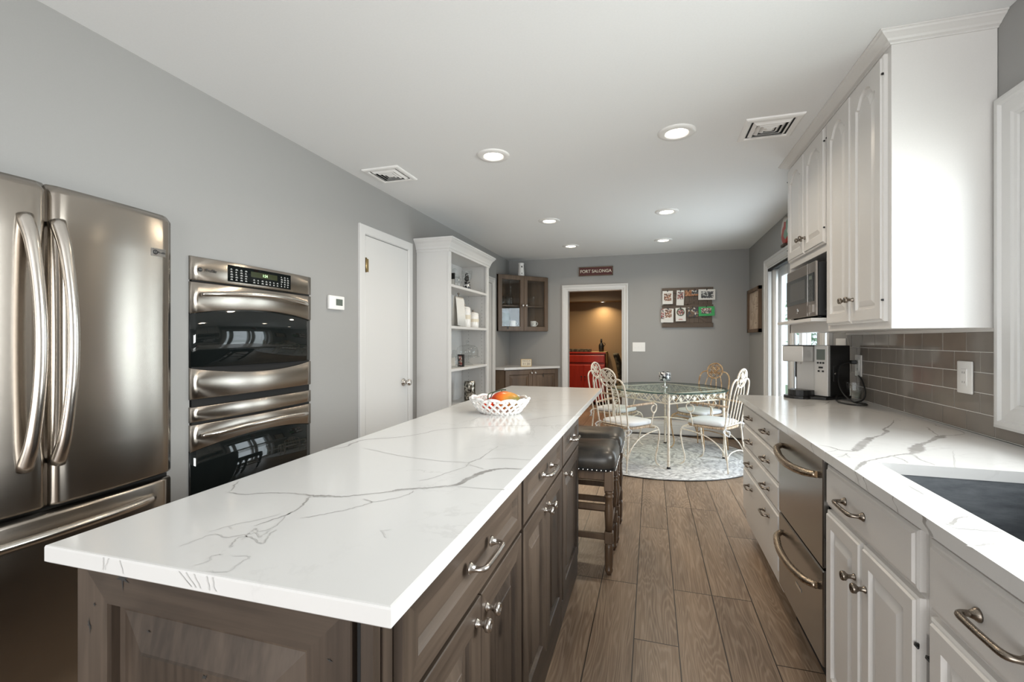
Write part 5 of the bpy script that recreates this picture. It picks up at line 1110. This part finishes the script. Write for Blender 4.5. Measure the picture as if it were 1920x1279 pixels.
for i in range(4):
    a, b_ = cor[i], cor[(i+1) % 4]; d = (b_-a); L = d.length; d.normalize(); nrm = Vector((d.y,-d.x,0)); mb = MB()
    for z in (.738,.645): mb.tube([a+U*z, b_+U*z], .008, 8)
    n = 9
    for k in range(n):
        s0, s1_ = L*k/n, L*(k+1)/n
        mb.tube([a+d*s0+U*.65, a+d*s1_+U*.733], .0042, 6); mb.tube([a+d*s0+U*.733, a+d*s1_+U*.65], .0042, 6)
    for k in range(8):
        leafpoly(mb, a+d*(L*(k+.6)/8.2)+U*(.692+.014*(-1)**k)+nrm*.005, (d+U*.3*(-1)**k).normalized(), (U-d*.3*(-1)**k).normalized(), .042, nrm)
    build('apron', mb, 'iron', tt)
for i in range(4):
    o_ = (cor[i]-tc).normalized(); mb = MB(); mb.tube([cor[i]+U*.742, cor[i]+U*.45, cor[i]+o_*.006+U*.20, cor[i]-o_*.004+U*.06, cor[i]+o_*.002+U*RZ], [.013,.013,.012,.014,.012], 10, smooth=4); lg = build('leg', mb, 'iron', tt)
    mb = MB(); mb.lathe([(.020,RZ),(.018,RZ+.008),(.012,RZ+.016)], cor[i]+o_*.002, (0,0,1), 12); build('foot', mb, 'black', lg)
for i in (0,1):
    mb = MB(); a, b_ = cor[i], cor[i+2]; mb.tube([a+U*.33, tc+(a-tc)*.5+U*.39, tc+U*(.41+.012*i), tc+(b_-tc)*.5+U*.39, b_+U*.33], .006, 8, smooth=6); build('stretcher', mb, 'iron', tt)
# candle lamp
lc = tc+Vector((-.02,-.02,.7545)); t = thing('candle_lamp', 'small mosaic shaded candle lamp on the glass table', 'lamp', lc)
mb = MB(); mb.lathe([(.035,0),(.034,.006),(.012,.010),(.007,.016),(.007,.065),(.014,.07),(.014,.074)], lc, (0,0,1), 20); build('stand', mb, 'chrome', t)
mb = MB(); mb.lathe([(.058,.072),(.060,.072),(.060,.165),(.058,.165)], lc, (0,0,1), 32, cap=False); build('lamp_shade', mb, 'mosaic', t)
mb = MB(); mb.cyl(lc+U*.074, lc+U*.125, .02, 16); build('candle', mb, 'ceramic', t)
# chairs (local: sitter faces +y)
def chair(lab, iron):
    t = thing('iron_chair', lab, 'chair', (0,0,0), 'wrought iron chairs round the glass table'); V = Vector; SZ = .435
    mb = MB(); mb.rings([[V((abs(math.cos(a))**.6*(1 if math.cos(a) > 0 else -1)*(.205+q), abs(math.sin(a))**.6*(1 if math.sin(a) > 0 else -1)*(.205+q), z)) for a in [2*PI*i/40 for i in range(40)]] for z, q in ((SZ-.022,-.008),(SZ-.020,.004),(SZ-.006,.006),(SZ,-.006))], 0, True); build('seat', mb, 'rush', t)
    mb = MB(); mb.rings([[V((abs(math.cos(a))**.45*(1 if math.cos(a) > 0 else -1)*(.195+q), .005+abs(math.sin(a))**.45*(1 if math.sin(a) > 0 else -1)*(.195+q), z)) for a in [2*PI*i/40 for i in range(40)]] for z, q in ((SZ+.001,-.012),(SZ+.010,0),(SZ+.030,.002),(SZ+.042,-.010),(SZ+.050,-.06),(SZ+.053,-.12))], 0, True); cu = build('seat_cushion', mb, 'cloth', t)
    for sx in (-1,1):
        mb = MB(); mb.tube([(sx*.17,-.19,SZ+.02),(sx*.205,-.215,SZ+.0),(sx*.225,-.20,SZ-.03),(sx*.205,-.235,SZ-.07)], .005, 6, smooth=4, flat=1.6); mb.tube([(sx*.19,-.205,SZ+.01),(sx*.215,-.225,SZ-.015),(sx*.18,-.24,SZ-.03),(sx*.17,-.23,SZ-.08)], .004, 6, smooth=4, flat=1.6); build('tie', mb, 'cloth', cu)
    BY = lambda z: -.195-.10*max(0,(z-SZ))/.55      # backward rake
    mb = MB()
    for sx in (-1,1): mb.tube([(sx*.185,BY(SZ),SZ-.015),(sx*.192,BY(.6),.60),(sx*.198,BY(.76),.76),(sx*.188,BY(.845),.845),(sx*.150,BY(.888),.888),(sx*.100,BY(.895),.897)], .0085, 8, smooth=5)
    mb.tube([(-.185,BY(SZ),SZ+.012),(.185,BY(SZ),SZ+.012)], .007, 8); build('back_frame', mb, iron, t)
    cz, hw, hh = .905, .100, .088
    E = lambda a, f=1.0: V((hw*f*math.cos(a), BY(cz+hh*f*math.sin(a)), cz+hh*f*math.sin(a)))
    mb = MB(); mb.tube([E(2*PI*i/32) for i in range(32)], .0085, 8, closed=True)
    for k in (-1.0,-.4,.2,.8):
        for s in (1,-1):
            pts = []
            for q in range(41):
                u = -1+q/20; xx, zz = u, (u+k)*s
                if xx*xx+zz*zz < .96: pts.append(V((hw*xx, BY(cz+hh*zz), cz+hh*zz)))
            if len(pts) > 2: mb.tube([pts[0],pts[-1]], .0036, 6)
    ob = build('back_medallion', mb, iron, t)
    mb = MB(); sl = V((0,-.18,1)).normalized()
    for x, z, s, r in ((-.035,.935,.052,.4),(.035,.940,.046,-.3),(.0,.895,.056,2.6),(.050,.885,.040,1.2),(-.045,.880,.038,-1.6)): 
        a = V((1,0,0))*math.cos(r)+sl*math.sin(r); b_ = sl*math.cos(r)-V((1,0,0))*math.sin(r); leafpoly(mb, V((x,BY(z)-.008,z)), a, b_, s, V((0,-1,-.18)).normalized())
    build('leaf_ornament', mb, iron, ob)
    for x0, x1, in ((-.105,-.075),(-.035,-.026),(.035,.026),(.105,.075)):
        zt = cz-hh*math.sqrt(max(0,1-(x1/hw)**2)); mb = MB(); mb.tube([(x0,BY(SZ),SZ+.01),(x0,BY(.6),.6),(x0*1.02,BY(.74),.74),(x1,BY(zt),zt+.004)], .006, 8, smooth=4); build('spindle', mb, iron, t)
    for sx in (-1,1):
        mb = MB(); pts = [(sx*.195,BY(.64),.64),(sx*.225,-.10,.650),(sx*.240,.03,.655),(sx*.238,.115,.652)]; mb.tube(pts, .0105, 8, smooth=4); ar = build('arm', mb, 'rush', t)
        mb = MB(); c = V((sx*.236,.115,.605)); mb.tube([V((sx*.238,.115,.652)), c+V((0,.040,.028)), c+V((0,.044,-.008)), c+V((0,.022,-.040)), c+V((0,-.012,-.040)), c+V((0,-.034,-.010)), c+V((0,-.022,.020)), c+V((0,.004,.026))], .0062, 8, smooth=5)
        mb.tube([c+V((0,.012,-.042)), (sx*.228,.115,.52), (sx*.214,.105,SZ-.01)], .0065, 8, smooth=4); build('scroll', mb, iron, ar)
    for sx in (-1,1):
        mb = MB(); mb.tube([(sx*.188,-.192,SZ-.005),(sx*.192,-.205,.30),(sx*.196,-.222,.15),(sx*.200,-.235,RZ+.001)], [.0085,.0085,.008,.007], 8, smooth=5); build('leg', mb, iron, t)
        mb = MB(); mb.tube([(sx*.175,.165,SZ-.015),(sx*.205,.215,.395),(sx*.215,.232,.33),(sx*.208,.215,.20),(sx*.20,.195,.10),(sx*.203,.205,.045),(sx*.212,.240,RZ+.004)], [.0085,.0085,.0085,.008,.008,.007,.008], 8, smooth=5); build('leg', mb, iron, t)
        mb = MB(); mb.tube([(sx*.198,-.222,.13),(sx*.200,-.17,.235),(sx*.205,-.05,.325),(sx*.212,.10,.365),(sx*.214,.215,.375)], .006, 8, smooth=5); build('side_brace', mb, iron, t)
    mb = MB(); mb.tube([(-.198,-.225,.12),(-.17,-.222,.165),(-.08,-.215,.19),(.08,-.215,.19),(.17,-.222,.165),(.198,-.225,.12)], .006, 8, smooth=5); build('rear_brace', mb, iron, t)
    mb = MB(); mb.tube([(-.20,.19,.40),(-.10,.20,.385),(.10,.20,.385),(.20,.19,.40)], .006, 8, smooth=5); build('front_brace', mb, iron, t)
    return t
def face(c, tx, ty): return math.atan2(ty-c[1], tx-c[0])-PI/2
E_ = (.163,5.29)
ch = chair('white iron chair with oval lattice back, beside the island corner', 'iron'); 
c = (-.235,4.725); ch.location = (*c,0); ch.rotation_euler.z = face(c, .20, 5.29)
c = (.595,4.965); dup(ch, (*c,0), face(c, .05,5.30), 'white iron chair with tied cushion, beside the end of the drawer cabinet')
c = (-.40,5.56); dup(ch, (*c,0), face(c, .20,5.28), 'white iron chair in front of the doorway with the red sideboard')
c2 = chair('rusty cream iron chair in front of the grey wall below the photo board', 'rust'); c = (.535,5.66); c2.location = (*c,0); c2.rotation_euler.z = face(c, .12, 5.20)
